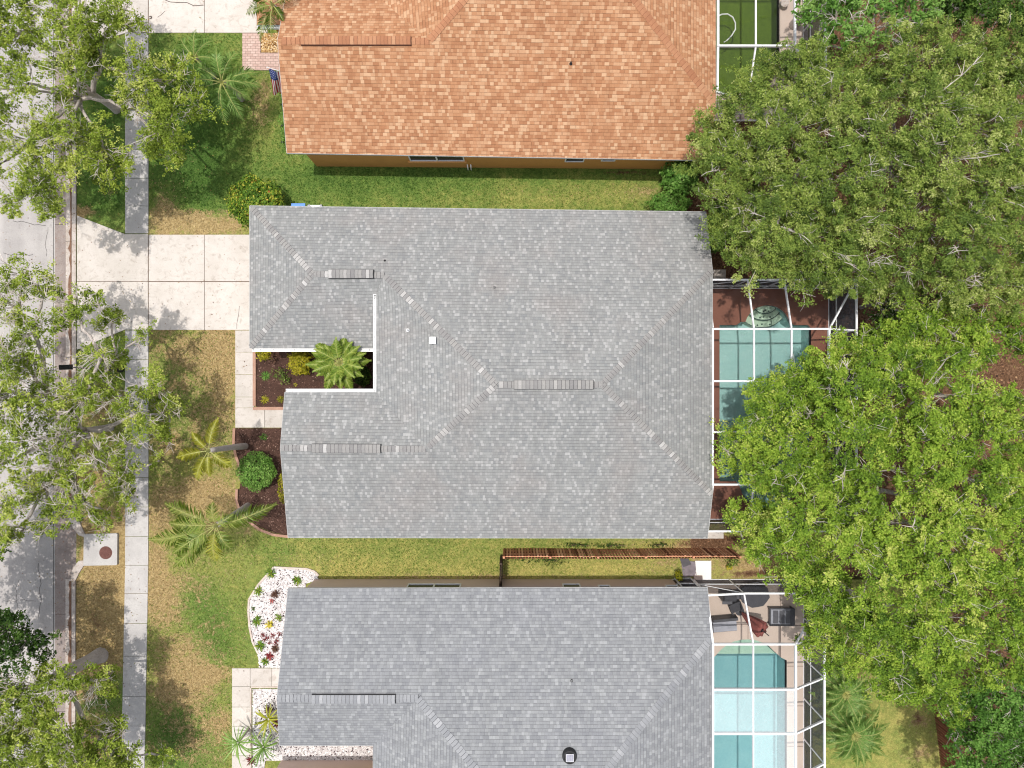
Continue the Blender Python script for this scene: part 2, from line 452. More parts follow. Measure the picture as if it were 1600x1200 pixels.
M['deck_beige'] = mottled('beige_deck_coating', RGB(214, 197, 183, .78), RGB(205, 188, 174, .78), RGB(190, 172, 158, .78), 0.5, 26, 0.8, 0.3, 0.005)
M['screen'] = screenmat('insect_screen', 0.10, (0.06, 0.06, 0.065, 1))
M['screen_wall'] = screenmat('dark_insect_screen', 0.72, (0.10, 0.10, 0.115, 1))
M['screen_glare'] = screenmat('pale_glare_screen', 0.27, (0.80, 0.86, 0.88, 1))  # glare on some roof bays, put into a whitish screen colour
M['cast_dark'] = plain('black_metal', (0.018, 0.018, 0.02, 1), 0.45, spec=0.5)
M['rust'] = mottled('rusty_iron', RGB(132, 92, 84, .7), RGB(116, 78, 72, .7), RGB(90, 60, 54, .7), 3, 30, 0.8, 0.4, 0.01)
# ---------------------------------------------------------------- ground, street, paths
def rect(x0, y0, x1, y1, z=0.0):
    return [P(x0, y0, z), P(x1, y0, z), P(x1, y1, z), P(x0, y1, z)]
def pxs(pts, z=0.0):
    return [P(x, y, z) for x, y in pts]

mb = MB(); mb.holed([(-400, -400), (400, -400), (400, 400), (-400, 400)], [rect(1105, 465, 1280, 806), rect(1105, 149, 1230, -330), rect(1100, 992, 1236, 1420)], -3.0, -0.25)   # open where the pools lie
struct('ground', mb, mottled('far_soil', RGB(128, 116, 82, .7), RGB(110, 112, 66, .7), RGB(96, 84, 60, .7), 0.1, 6, 1.0, 0.3, 0.02))
mb = MB(); mb.prism(rect(-420, -700, 84, 2000), -0.88, -0.10)
struct('road', mb, M['asphalt'])
mb = MB()
yy = -260.0
while yy < 1600:
    mb.prism(rect(84, yy, 101 if yy < 830 else 100.5, yy + 152.0), -0.8, -0.092); yy += 152.6
struct('gutter_pan', mb, M['pan'])

# kerb: slabs with joints, swept round the storm inlet
mb = MB()
def kerbrun(y0, y1, x0=101, x1=119.5):
    y = y0
    while y < y1 - 1:
        e = min(y + 91, y1)
        a = [P(x0, y), P(x0, e - 0.5)]
        prof = [(x0, -0.09), (x0 + 7, -0.085), (x0 + 10, -0.10), (x0 + 12.0, 0.03), (x0 + 13.0, 0.055), (x1, 0.055), (x1, -0.6), (x0, -0.6)]
        n = len(prof); vs = []
        for yv in (y, e - 0.5):
            for px, z in prof:
                q = P(px, yv); vs.append((q.x, q.y, z))
        fs = [(i, (i + 1) % n, n + (i + 1) % n, n + i) for i in range(n)]
        fs += [tuple(range(n))[::-1], tuple(range(n, 2 * n))]
        mb.raw(vs, fs); y = e
kerbrun(-260, 800)
kerbrun(906, 1500, 100.5, 118.5)
# swept kerb wings at the inlet
mb.prism(pxs([(108, 800), (120, 800), (126, 818), (133, 834), (132.5, 839), (124, 836), (115, 825), (110, 812)]), -0.6, 0.055)
mb.prism(pxs([(112, 906), (119, 906), (126, 892), (131.5, 884), (132, 875.5), (124, 876), (116.5, 884), (113, 894)]), -0.6, 0.055)
struct('kerb', mb, M['kerb'])
mb = MB(); mb.prism(pxs([(100.8, 800), (110, 802), (115, 825), (132, 839), (132, 876), (116, 884), (112, 905.5), (100.8, 905.5)]), -0.8, -0.094)
struct('inlet_apron', mb, M['pan'])

# line of dirt that collects along the kerb foot
mb = MB(); dr_ = random.Random(2)
def dirtline(y0, y1, xa, xb):
    y = y0; w0 = dr_.uniform(.2, 1)
    while y < y1:
        e = y + dr_.uniform(6, 14); w1 = dr_.uniform(.1, 1)
        mb.poly([P(xb - 1 - 4.5 * w0, y, -.0795), P(xb - 1 - 4.5 * w1, e, -.0795), P(xb, e, -.0795), P(xb, y, -.0795)]); y = e; w0 = w1
dirtline(-200, 795, 107, 111.6); dirtline(908, 1300, 106, 111.4)
struct('gutter_dirt', mb, mottled('gutter_dirt', RGB(150, 118, 98, .7), RGB(134, 102, 84, .7), RGB(104, 78, 64, .65), 1.5, 18, 1.0, .5, .02))

# sidewalk flags
mb = MB()
def sx(y): return 0.0 if y < 880 else -(y - 880) * 6.0 / 320.0
ys = [-300 + 45.6 * i for i in range(8)] + [52.5]
ys = [-221, -176, -131, -85, -40, 6, 52, 97, 143, 188, 234, 279, 322, 365]
ys2 = [516, 562, 608, 654, 700, 746, 792, 838, 883, 927, 974, 1025, 1088, 1134, 1180, 1226, 1272, 1320, 1370]
for seq in (ys, ys2):
    for a, b in zip(seq[:-1], seq[1:]):
        if -60 <= a < 51: continue
        mb.prism(pxs([(196 + sx(a), a + .35), (232 + sx(a), a + .35), (232 + sx(b), b - .35), (196 + sx(b), b - .35)]), -0.3, 0.03 + 0.004 * ((a * 7) % 3 - 1))
struct('sidewalk', mb, M['sidewalk'])

mb = MB(); mb.prism(pxs([(122, 338), (195.5, 367), (439, 368), (439, 515), (196, 514.5), (122, 545)]), -.2, .014); mb.prism(pxs([(122, -120), (417, -97), (417, 50.5), (196, 51.5), (122, 77)]), -.2, .014)
struct('joint_dirt', mb, plain('joint_dirt', RGB(138, 120, 106, .65), 1.0, var=.2))
mb = MB()
J = 0.35
SLR = random.Random(5)
def slab(pts, z=0.034):
    mb.tint = SLR.random()
    mb.prism(pxs(pts), -0.3, z)
slab([(121, 337), (195.5, 366), (232 - J, 366), (232 - J, 439.7 - J), (121, 439.7 - J)], 0.036)
slab([(121, 440 + J), (232 - J, 440 + J), (232 - J, 515), (195.5, 515), (121, 546)], 0.034)
for x0, x1 in ((233, 319.6), (320.4, 440)):
    for y0, y1 in ((367, 439.7 - J), (440.8, 515.5)):
        slab([(x0, y0), (x1, y0), (x1, y1), (x0, y1)], 0.033 + 0.003 * ((x0 + y0) % 2))
# neighbour's drive at the top of the picture
slab([(121, -130), (232 - J, -98), (232 - J, 51), (195.5, 52), (121, 78)], 0.035)
for x0, x1 in ((233, 319.6), (320.4, 418)):
    for y0, y1 in ((-98, -24), (-23.4, 51.5)):
        slab([(x0, y0), (x1, y0), (x1, y1), (x0, y1)], 0.034)
driveway = struct('driveway', mb, M['concrete'])
mb = MB()
def crack(pts, w=0.018):
    q = [P(x, y, 0.0395) for x, y in pts]
    for a, b in zip(q[:-1], q[1:]):
        d = (b - a).normalized(); s = Vector((-d.y, d.x, 0)) * w
        mb.poly([a - s, b - s, b + s, a + s])
crack([(258, 0), (266, 3), (280, 4), (292, 4), (303, 9), (318, 8)])
crack([(258, -2), (258, -30)])
crack([(246, 27), (252, 23), (258, 17)], .01)
crack([(374, 478), (373, 490), (370, 506), (370, 514)], .01)
crack([(233, 26), (236.5, 25.5), (237, 28.5), (233.5, 29)], .03)
struct('driveway_crack', mb, plain('crack_dirt', RGB(112, 100, 92, .6), 0.95))
mb = MB()
def rcrack(pts, w=.012):
    q = [P(x, y, -.096) for x, y in pts]
    for a_, b_ in zip(q[:-1], q[1:]):
        d_ = (b_ - a_).normalized(); s_ = Vector((-d_.y, d_.x, 0)) * w
        mb.poly([a_ - s_, b_ - s_, b_ + s_, a_ + s_])
cr_ = random.Random(6)
for x0, y0, n_, ax in ((20, 345, 9, 0), (5, 395, 8, 0), (60, 880, 12, 1), (30, 905, 14, 1), (10, 940, 8, 0), (75, 355, 6, 1), (70, 640, 10, 1), (20, 730, 10, 0), (45, 100, 10, 1)):
    pts_ = [(x0, y0)]
    for _ in range(n_): pts_.append((pts_[-1][0] + (cr_.uniform(4, 8) if ax == 0 else cr_.uniform(-3, 3)), pts_[-1][1] + (cr_.uniform(5, 9) if ax else cr_.uniform(-3, 3))))
    rcrack([p for p in pts_ if p[0] < 83], cr_.uniform(.006, .014))
rcrack([(83.5, -200), (83.6, 200), (83.4, 500), (83.6, 900), (83.5, 1300)], .015)
struct('road_crack', mb, plain('road_crack_tar', RGB(96, 92, 90, .6), .95))

mb = MB()
for a, b in ((516.5, 550), (550.6, 585), (585.6, 620), (620.6, 637)):
    slab([(368, a), (397, a), (397, b), (368, b)], 0.032)
slab([(368, 637.5), (413.6, 637.5), (413.6, 668), (368, 668)], 0.032)
slab([(414.4, 637.5), (470, 637.5), (470, 668), (414.4, 668)], 0.034)
for a, b in ((1044, 1072), (1072.6, 1104), (1104.6, 1134), (1134.6, 1180), (1180.6, 1240), (1240.6, 1300)):
    slab([(363, a), (391, a), (391, b), (363, b)], 0.032)
slab([(391.6, 1044), (424.7, 1044), (424.7, 1072), (391.6, 1072)], 0.034)
slab([(425.3, 1044), (470, 1044), (470, 1072), (425.3, 1072)], 0.032)
struct('front_walk', mb, M['concrete'])

# paver walk of the orange house
M['paver'] = None
def pavermat():
    m, nt, b = base_mat('pink_pavers')
    co = objco(nt)
    br = nd(nt, 'ShaderNodeTexBrick', {'Vector': co, 'Color1': RGB(222, 194, 182, .75), 'Color2': RGB(202, 170, 158, .75), 'Mortar': RGB(158, 136, 124, .7), 'Scale': 1.0, 'Mortar Size': 0.012, 'Brick Width': 0.26, 'Row Height': 0.13, 'Mortar Smooth': 0.2})
    f = noise(nt, co, 20, 4)
    c = mixc(nt, 1.0, br.outputs[0], ramp(nt, f, [(0.3, G(.85)), (0.7, G(1.1))]), 'MULTIPLY')
    nt.links.new(c, b.inputs['Base Color']); b.inputs['Roughness'].default_value = 0.9
    bump(nt, b, br.outputs[1], -0.3, 0.01)
    return m
M['paver'] = pavermat()
mb = MB()
mb.prism(pxs([(379, 52), (407.5, 52), (407.5, 83), (452, 83), (452, 110), (379, 110)]), -0.3, 0.04)
struct('paver_path', mb, M['paver'])

# ---------------------------------------------------------------- lawns (colour attributes follow where the turf is worn)
def blob(px, py, cx, cy, rx, ry): return math.exp(-((px - cx) / rx) ** 2 - ((py - cy) / ry) ** 2)
DRY = [(258, 330, 24, 40, .55), (300, 345, 30, 16, .3), (360, 352, 26, 10, .45), (410, 140, 20, 26, .5), (405, 185, 22, 24, .4), (270, 240, 30, 40, .2),
       (345, 548, 24, 46, .5), (285, 545, 40, 30, .25), (350, 605, 16, 30, .4), (340, 640, 20, 30, .2), (330, 780, 42, 34, .55), (300, 770, 40, 20, .3), (250, 800, 24, 30, .4), (262, 690, 20, 16, .25),
       (245, 880, 14, 60, .5), (262, 930, 30, 44, .45), (275, 1010, 46, 26, .25), (285, 1065, 44, 36, .75), (330, 1055, 34, 14, .5), (310, 1150, 40, 40, .25), (350, 1125, 16, 18, .4),
       (160, 900, 34, 60, .8), (155, 985, 44, 70, .95), (128, 1035, 18, 40, .6), (150, 1155, 30, 40, .55), (160, 1185, 40, 30, .4), (150, 640, 40, 60, .35), (145, 815, 40, 26, .75), (190, 860, 10, 60, .7), (140, 740, 30, 40, .4),
       (128, 330, 16, 8, .7), (150, 230, 30, 40, .3), (170, 300, 10, 10, .3),
       (1000, 300, 44, 14, .35), (900, 305, 120, 10, .15), (1080, 855, 40, 14, .7), (1000, 850, 40, 12, .35), (820, 905, 200, 6, .25), (650, 905, 200, 8, .35), (1035, 880, 40, 16, .35), (480, 875, 60, 14, .2),
       (1345, 1100, 16, 24, .3), (1440, 1120, 24, 24, .5), (1450, 1175, 30, 20, .5), (1345, 1060, 20, 16, .6), (1180, 885, 40, 14, .55), (1390, 1190, 40, 12, .2)]
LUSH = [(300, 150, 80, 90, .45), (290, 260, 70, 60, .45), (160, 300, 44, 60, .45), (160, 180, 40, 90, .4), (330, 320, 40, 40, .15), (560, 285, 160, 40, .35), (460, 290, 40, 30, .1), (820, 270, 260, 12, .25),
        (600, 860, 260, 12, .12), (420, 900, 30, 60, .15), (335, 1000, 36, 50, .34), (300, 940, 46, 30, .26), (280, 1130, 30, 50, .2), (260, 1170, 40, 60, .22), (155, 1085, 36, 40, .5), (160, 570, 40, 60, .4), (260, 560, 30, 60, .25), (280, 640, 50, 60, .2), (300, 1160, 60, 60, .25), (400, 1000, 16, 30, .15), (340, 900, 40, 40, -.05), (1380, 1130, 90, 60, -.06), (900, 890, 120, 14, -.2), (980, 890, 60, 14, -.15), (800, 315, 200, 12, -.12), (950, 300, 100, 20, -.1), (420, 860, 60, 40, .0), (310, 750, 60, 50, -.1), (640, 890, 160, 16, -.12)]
SOIL = [(155, 960, 30, 80, .34), (160, 905, 26, 30, .2), (150, 640, 20, 40, .2), (980, 270, 70, 8, .45), (720, 266, 10, 6, .3), (1085, 290, 30, 20, .5), (1105, 848, 60, 10, .75), (1120, 390, 60, 90, 1.0), (1100, 340, 40, 30, .8), (390, 1040, 4, 40, .2),  # lower verge strip: bare dirt, with its tree shade put into the brown
        (1360, 1055, 16, 20, .4), (1435, 1120, 20, 20, .5), (1180, 897, 50, 6, .4), (155, 1150, 18, 30, .2), (150, 1000, 30, 30, .15), (168, 820, 8, 12, .8), (153, 790, 12, 14, .4)]
def lawn(name, x0, y0, x1, y1, base_lush, base_dry, base_soil, step=0.34, z=0.0):
    a = P(x0, y1); b = P(x1, y0)
    nx = max(2, int((b.x - a.x) / step)); ny = max(2, int((b.y - a.y) / step))
    vs = []; L = []; D = []; S = []
    rng = random.Random(hash(name) % 1000)
    for j in range(ny + 1):
        for i in range(nx + 1):
            x = a.x + (b.x - a.x) * i / nx; y = a.y + (b.y - a.y) * j / ny
            px = 800 + x * PXM; py = 600 - y * PXM
            vs.append((x, y, z - 0.012 + 0.012 * math.sin(x * 1.7 + y * .6) * math.cos(y * 1.3)))
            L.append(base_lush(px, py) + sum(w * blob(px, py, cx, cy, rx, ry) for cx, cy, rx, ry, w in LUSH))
            D.append(base_dry(px, py) + sum(w * blob(px, py, cx, cy, rx, ry) for cx, cy, rx, ry, w in DRY))
            S.append(base_soil(px, py) + sum(w * blob(px, py, cx, cy, rx, ry) for cx, cy, rx, ry, w in SOIL))
    w = nx + 1
    fs = [(j * w + i, j * w + i + 1, (j + 1) * w + i + 1, (j + 1) * w + i) for j in range(ny) for i in range(nx)]
    # skirt so that the turf has a body
    n0 = len(vs)
    ring = [i for i in range(w)] + [j * w + nx for j in range(1, ny + 1)] + [ny * w + i for i in range(nx - 1, -1, -1)] + [j * w for j in range(ny - 1, 0, -1)]
    for r in ring:
        vs.append((vs[r][0], vs[r][1], -0.7)); L.append(L[r]); D.append(D[r]); S.append(1.0)
    for k in range(len(ring)):
        k2 = (k + 1) % len(ring)
        fs.append((ring[k], n0 + k, n0 + k2, ring[k2]))
    me = bpy.data.meshes.new(name); me.from_pydata(vs, [], fs); me.materials.append(M['lawn'])
    for nm, dat in (('lush', L), ('dry', D), ('soil', S)):
        me.attributes.new(nm, 'FLOAT', 'POINT').data.foreach_set('value', dat)
    me.update()
    return tag(link(name, me, None, Vector()), kind='structure')
cst = lambda v: (lambda px, py: v)
def fl(px, py):   # the turf changes owner by owner
    if py < 340: return 0.52
    if py > 840 and px > 460: return 0.30
    return 0.5 if px < 232 or (py > 900 and px < 400) else 0.42
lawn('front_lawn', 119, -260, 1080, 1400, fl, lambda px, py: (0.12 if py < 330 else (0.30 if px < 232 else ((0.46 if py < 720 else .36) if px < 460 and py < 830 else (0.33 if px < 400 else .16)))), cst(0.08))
LAWN_F = fl
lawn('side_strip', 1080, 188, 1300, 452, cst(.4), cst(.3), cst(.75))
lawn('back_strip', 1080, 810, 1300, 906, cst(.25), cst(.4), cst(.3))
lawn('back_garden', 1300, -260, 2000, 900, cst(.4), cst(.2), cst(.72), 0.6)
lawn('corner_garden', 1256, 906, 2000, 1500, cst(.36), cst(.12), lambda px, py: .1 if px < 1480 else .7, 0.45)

# mulch and gravel beds
mb = MB(); mb.prism(pxs([(401, 520), (620, 520), (620, 640), (445, 636), (401, 636)]), -0.2, 0.05)
struct('courtyard_mulch_bed', mb, M['mulch'])
mb = MB()
front_bed = [(369, 669), (470, 669), (470, 836), (447, 835), (428, 832), (408, 824), (392, 812), (379, 798), (373, 782), (374, 765), (378, 750), (378, 728), (372, 712), (368, 695)]
mb.prism(pxs(front_bed), -0.2, 0.04)
struct('front_mulch_bed', mb, M['mulch'])
mb = MB()
def edge(pts, w, z, zb=-0.2):
    q = pxs(pts)
    for i in range(len(q) - 1):
        a, b = q[i], q[i + 1]; d = (b - a).normalized()
        if i: a = a + d * 0.012
        mb.bar((a.x, a.y, z - 0.09), (b.x, b.y, z - 0.09), w, 0.18)
edge([(398.6, 548), (398.6, 634)], .15, .13); edge([(396.5, 638), (470, 638)], .15, .13)
edge([(367, 669), (366, 695), (370, 713), (376, 729), (376, 750)], .13, .12)
edge([(371, 764), (370.5, 782), (377, 800), (391, 815), (407, 827), (428, 835), (452, 838)], .13, .12)
struct('bed_edging', mb, M['edging'])

M['gravel_base'] = mottled('gravel_bed_base', RGB(226, 222, 220, .8), RGB(205, 198, 196, .8), RGB(80, 66, 66, .7), 2.0, 12, 0.95, 0.7, 0.03, stain=RGB(110, 96, 96, .7))
mb = MB()
GB1 = [(429, 887), (480, 890), (492, 894), (497, 900), (496, 906), (478, 912), (478, 1043), (406, 1043), (403, 1022), (396, 1002), (392, 980), (390, 955), (391, 936), (405, 914)]
GB2 = [(395, 1076), (470, 1076), (470, 1163), (590, 1163), (590, 1188), (415, 1188), (408, 1230), (395, 1230)]
mb.prism(pxs(GB1), -0.2, 0.03); mb.prism(pxs(GB2), -0.2, 0.03)
struct('gravel_bed', mb, M['gravel_base'])
mb = MB()
edge([(404, 1021), (395, 1002), (390.5, 980), (388.5, 955), (389.5, 936), (404, 913), (428, 886), (480, 888.5), (493, 893), (498, 899)], .09, .07)
edge([(392.5, 1074), (392.5, 1230)], .06, .06); edge([(392.5, 1073), (470, 1073)], .06, .06)
struct('gravel_edging', mb, M['edging_white'])
mb = MB(); mb.prism(pxs([(408.5, 52), (452, 52), (452, 82.3), (408.5, 82.3)]), -0.2, 0.03)
struct('pebble_bed', mb, mottled('river_pebbles', RGB(206, 172, 118, .7), RGB(180, 144, 94, .7), RGB(130, 96, 62, .7), 5, 16, 0.9, 0.9, 0.04, stain=RGB(240, 214, 160, .75)))
def inpoly(x, y, poly):
    c = False
    for i in range(len(poly)):
        (x0, y0), (x1, y1) = poly[i], poly[i - 1]
        if (y0 > y) != (y1 > y) and x < (x1 - x0) * (y - y0) / (y1 - y0) + x0: c = not c
    return c
def pebbles(name, polys, n, r0, r1, mat, seed, z0=0.03, flat=0.6):
    rng = random.Random(seed); mb = MB(); k = 0
    bb = [(min(p[0] for p in q), max(p[0] for p in q), min(p[1] for p in q), max(p[1] for p in q)) for q in polys]
    ar = [(b[1] - b[0]) * (b[3] - b[2]) for b in bb]
    while k < n:
        i = rng.choices(range(len(polys)), ar)[0]; b = bb[i]
        px = rng.uniform(b[0], b[1]); py = rng.uniform(b[2], b[3])
        if not inpoly(px, py, polys[i]): continue
        q = P(px, py); r = rng.uniform(r0, r1); a0 = rng.uniform(0, 6.28); mb.tint = rng.random()
        e = rng.uniform(.65, 1.0); vs = []
        for j in range(5):
            a = a0 + j * 1.2566; vs.append((q.x + r * math.cos(a), q.y + r * e * math.sin(a), z0 + r * .1))
        vs.append((q.x + rng.uniform(-.3, .3) * r, q.y + rng.uniform(-.3, .3) * r, z0 + r * flat * 1.5))
        mb.raw(vs, [(j, (j + 1) % 5, 5) for j in range(5)]); k += 1
    return tag(mb.build(name, mat), kind='stuff')
M['pebble_white'] = tinted('white_pebbles', [(0.0, RGB(52, 40, 44, .6)), (0.16, RGB(110, 90, 92, .7)), (0.24, RGB(222, 214, 212, .85)), (0.6, RGB(240, 236, 234, .9)), (1.0, RGB(246, 244, 244, .95))])
pebbles('white_gravel', [GB1, GB2], 7000, .02, .05, M['pebble_white'], 4)
M['chip'] = tinted('mulch_chips', [(0.0, RGB(52, 38, 34, .6)), (0.5, RGB(98, 72, 62, .65)), (0.9, RGB(142, 110, 98, .7)), (1.0, RGB(186, 156, 140, .7))])
pebbles('river_stones', [[(409, 52.5), (446, 52.5), (446, 82), (409, 82)]], 700, .02, .06, tinted('tan_river_stones', [(0.0, RGB(120, 84, 52, .7)), (0.4, RGB(196, 156, 100, .8)), (0.8, RGB(226, 196, 146, .85)), (1.0, RGB(240, 226, 200, .9))]), 8)
pebbles('bark_chips', [[(401, 548), (600, 548), (600, 636), (401, 636)], front_bed], 4200, .015, .045, M['chip'], 9, 0.042, .4)
M['leaf_litter'] = tinted('brown_leaf_litter', [(0.0, RGB(62, 42, 32, .65)), (0.5, RGB(118, 82, 60, .7)), (0.9, RGB(164, 122, 90, .75)), (1.0, RGB(200, 164, 124, .8))])
pebbles('leaf_litter', [[(1082, 310), (1300, 310), (1300, 448), (1082, 448)], [(1060, 842), (1130, 842), (1130, 853), (1060, 853)], [(1302, 300), (1760, 300), (1760, 900), (1302, 900)]], 5200, .03, .07, M['leaf_litter'], 12, -0.02, .25)

# ---------------------------------------------------------------- houses
def slope_uv(pts):
    a, b, c = pts[0], pts[1], pts[2]
    n = Vector((0, 0, 0))
    for i in range(len(pts)):
        n += Vector(pts[i]).cross(Vector(pts[(i + 1) % len(pts)]))
    n.normalize()
    if n.z < 0: n = -n
    h = Vector((0, 0, 1)).cross(n)
    h = h.normalized() if h.length > 1e-6 else Vector((1, 0, 0))
    s = n.cross(h)
    return [(Vector(p).dot(h), Vector(p).dot(s)) for p in pts]

def roof_faces(root, faces, mat, rims, thick=0.17):
    """roof planes of shingles; soffit below and a fascia board along the eaves"""
    mb = MB()
    for f in faces:
        f = [Vector(p) for p in f]
        n = sum(((f[i].x * f[(i + 1) % len(f)].y - f[(i + 1) % len(f)].x * f[i].y) for i in range(len(f))))
        if n < 0: f = f[::-1]
        mb.poly(f, slope_uv(f))
    r = mb.build('roof', mat, root)
    mb = MB()
    for f in faces:
        f = [Vector(p) - Vector((0, 0, thick)) for p in f]
        mb.poly(f)
    for a, b in rims:
        a = Vector(a); b = Vector(b); d = Vector((0, 0, thick)); e = Vector((0, 0, 0.012))
        mb.poly([a - d, b - d, b - e, a - e])
        dv = (b - a).normalized(); s = Vector((dv.y, -dv.x, 0)).normalized() * 0.02
        mb.bar(a - Vector((0, 0, .035)), b - Vector((0, 0, .035)), 0.035, 0.05)
    mb.build('fascia', M['fascia'], r)
    return r

def caps(parent, lines, mat, seed, slope=0.36, step=0.17, half=0.135, pale=0.12, lift=0.022):
    """cap shingles: one bent tile after another along ridges and hips"""
    rng = random.Random(seed); mb = MB()
    for p0, p1 in lines:
        p0 = Vector(p0); p1 = Vector(p1); d = p1 - p0; L = d.length; d.normalize()
        dh = Vector((d.x, d.y, 0)).normalized(); s = Vector((-dh.y, dh.x, 0))
        ridge = abs(d.z) < 0.06
        drop = slope * (1.0 if ridge else 0.7071) * half
        n = int(L / step); t = 0.0; v = rng.uniform(.3, .7)
        for i in range(n):
            if rng.random() < .75: v = rng.uniform(.25, .72)
            if rng.random() < pale: v = rng.uniform(.85, 1)
            mb.tint = v
            hf = half * rng.uniform(.94, 1.06)
            a = p0 + d * (i * step); b = p0 + d * ((i + 1) * step + .012)
            za, zb = lift, lift * .35
            top = Vector((0, 0, 1))
            A = a + top * za; B = b + top * zb
            l = s * hf - top * drop
            r = -s * hf - top * drop
            mb.poly([A, A + r, B + r, B]); mb.poly([A + l, A, B, B + l])
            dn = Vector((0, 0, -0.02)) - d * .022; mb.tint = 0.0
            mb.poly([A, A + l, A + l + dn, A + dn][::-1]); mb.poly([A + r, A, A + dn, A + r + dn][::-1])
    return mb.build('ridge_cap', mat, parent)

def ridge_vent(parent, p0, p1, capmat, seed, half=0.19, dark='vent_dark'):
    p0 = Vector(p0); p1 = Vector(p1); d = (p1 - p0).normalized(); s = Vector((-d.y, d.x, 0)).normalized()
    p1 = p0 + d * (round((p1 - p0).length / .17) * .17 + .022)
    mb = MB(); up = Vector((0, 0, 1))
    a, b = p0, p1; hh = half + .014
    prof = [s * hh + up * -.10, s * hh + up * .0, up * .06, -s * hh + up * .0, -s * hh + up * -.10]
    n = len(prof)
    vs = [a + q for q in prof] + [b + q for q in prof]
    mb.raw(vs, [(i, i + 1, n + i + 1, n + i) for i in range(n - 1)] + [tuple(range(n)), tuple(range(n, 2 * n))[::-1]])
    v = mb.build('ridge_vent', M[dark], parent)
    rng = random.Random(seed); mb = MB(); L = (b - a).length; step = .17; i = 0
    while (i + 1) * step < L:
        mb.tint = rng.uniform(.2, .75) if rng.random() > .14 else rng.uniform(.85, 1)
        q0 = a + d * (i * step + .012); q1 = q0 + d * (step - .014)
        for sg in (1, -1):
            l = s * (half * sg) - up * .058
            f = [q0 + up * .092, q0 + l + up * .092, q1 + l + up * .085, q1 + up * .085]
            mb.poly(f if sg < 0 else f[::-1])
        i += 1
    mb.build('vent_cap', capmat, v)
    return v

def walls(root, pts, mat, name='wall'):
    """pts: (x, y, top) counter-clockwise; walls with thickness 0.2 on the inside"""
    mb = MB(); n = len(pts)
    for i in range(n):
        a = pts[i]; b = pts[(i + 1) % n]
        mb.poly([(a[0], a[1], -0.3), (b[0], b[1], -0.3), (b[0], b[1], b[2]), (a[0], a[1], a[2])])
    w = mb.build(name, mat, root)
    return w

def window(root, x0, x1, y, z0, z1, face, panes=1, fmat='alu', sill=None):
    """window in a wall that faces +y (face=1) or -y (face=-1)"""
    mb = MB(); t = .06; d = .07
    yc = y + face * (d / 2 - .01)
    mb.box(((x0 + x1) / 2, yc, z0 + t / 2), (x1 - x0, d, t)); mb.box(((x0 + x1) / 2, yc, z1 - t / 2), (x1 - x0, d, t))
    for x in (x0 + t / 2, x1 - t / 2): mb.box((x, yc, (z0 + z1) / 2), (t, d, z1 - z0 - 2 * t))
    for i in range(1, panes):
        x = x0 + (x1 - x0) * i / panes; mb.box((x, yc, (z0 + z1) / 2), (t * 1.3, d, z1 - z0 - 2 * t))
    w = mb.build('window', M[fmat], root)
    mb = MB(); yp = y + face * .02
    mb.poly([(x0 + t, yp, z0 + t), (x1 - t, yp, z0 + t), (x1 - t, yp, z1 - t), (x0 + t, yp, z1 - t)])
    mb.build('pane', M['glass'], w)
    if sill:
        mb = MB(); mb.box(((x0 + x1) / 2, y + face * .06, z0 - .06), (x1 - x0 + .2, .12, .1)); mb.build('sill', sill, w)
    return w

def vent_pipe(root, p, r, h, mat, top=None):
    mb = MB(); mb.lathe((p.x, p.y, p.z - .1), [(r * 1.9, 0), (r * 1.8, .07), (r, .11), (r, h), (r * .7, h), (r * .7, h - .05)], 14)
    v = mb.build('plumbing_vent', mat, root)
    if top:
        mb = MB(); mb.lathe((p.x, p.y, p.z - .1), [(r * .68, h - .06), (r * .66, h - .045)], 12); mb.build('vent_opening', top, v)
    return v

def gutter(root, a, b, out, hangers, mat='white'):
    """open gutter channel with hanger straps; out = horizontal unit vector away from the roof"""
    a = Vector(a); b = Vector(b); o = Vector(out); up = Vector((0, 0, 1)); w = .125; h = .12
    mb = MB()
    for k0, k1, z0, z1 in ((0.0, .014, 0, -h), (w - .014, w, 0.0, -h)):
        pass
    d = (b - a).normalized()
    mb.bar(a + o * .008 - up * h / 2, b + o * .008 - up * h / 2, .016, h)
    mb.bar(a + o * w - up * h / 2, b + o * w - up * h / 2, .03, h)
    mb.bar(a + o * (w / 2 + .006) - up * (h - .012), b + o * (w / 2 + .006) - up * (h - .012), w - .045, .02)
    for e in (a + d * .012, b - d * .012):
        mb.bar(e + o * .018 - up * h / 2, e + o * (w - .018) - up * h / 2, .02, h - .03)
    g = mb.build('gutter', M[mat], root)
    for t in hangers:
        q = a + (b - a) * t
        mb = MB(); mb.bar(q + o * .02 - up * .004, q + o * (w - .017) - up * .004, .035, .012)
        mb.build('hanger', M[mat], g)
    return g

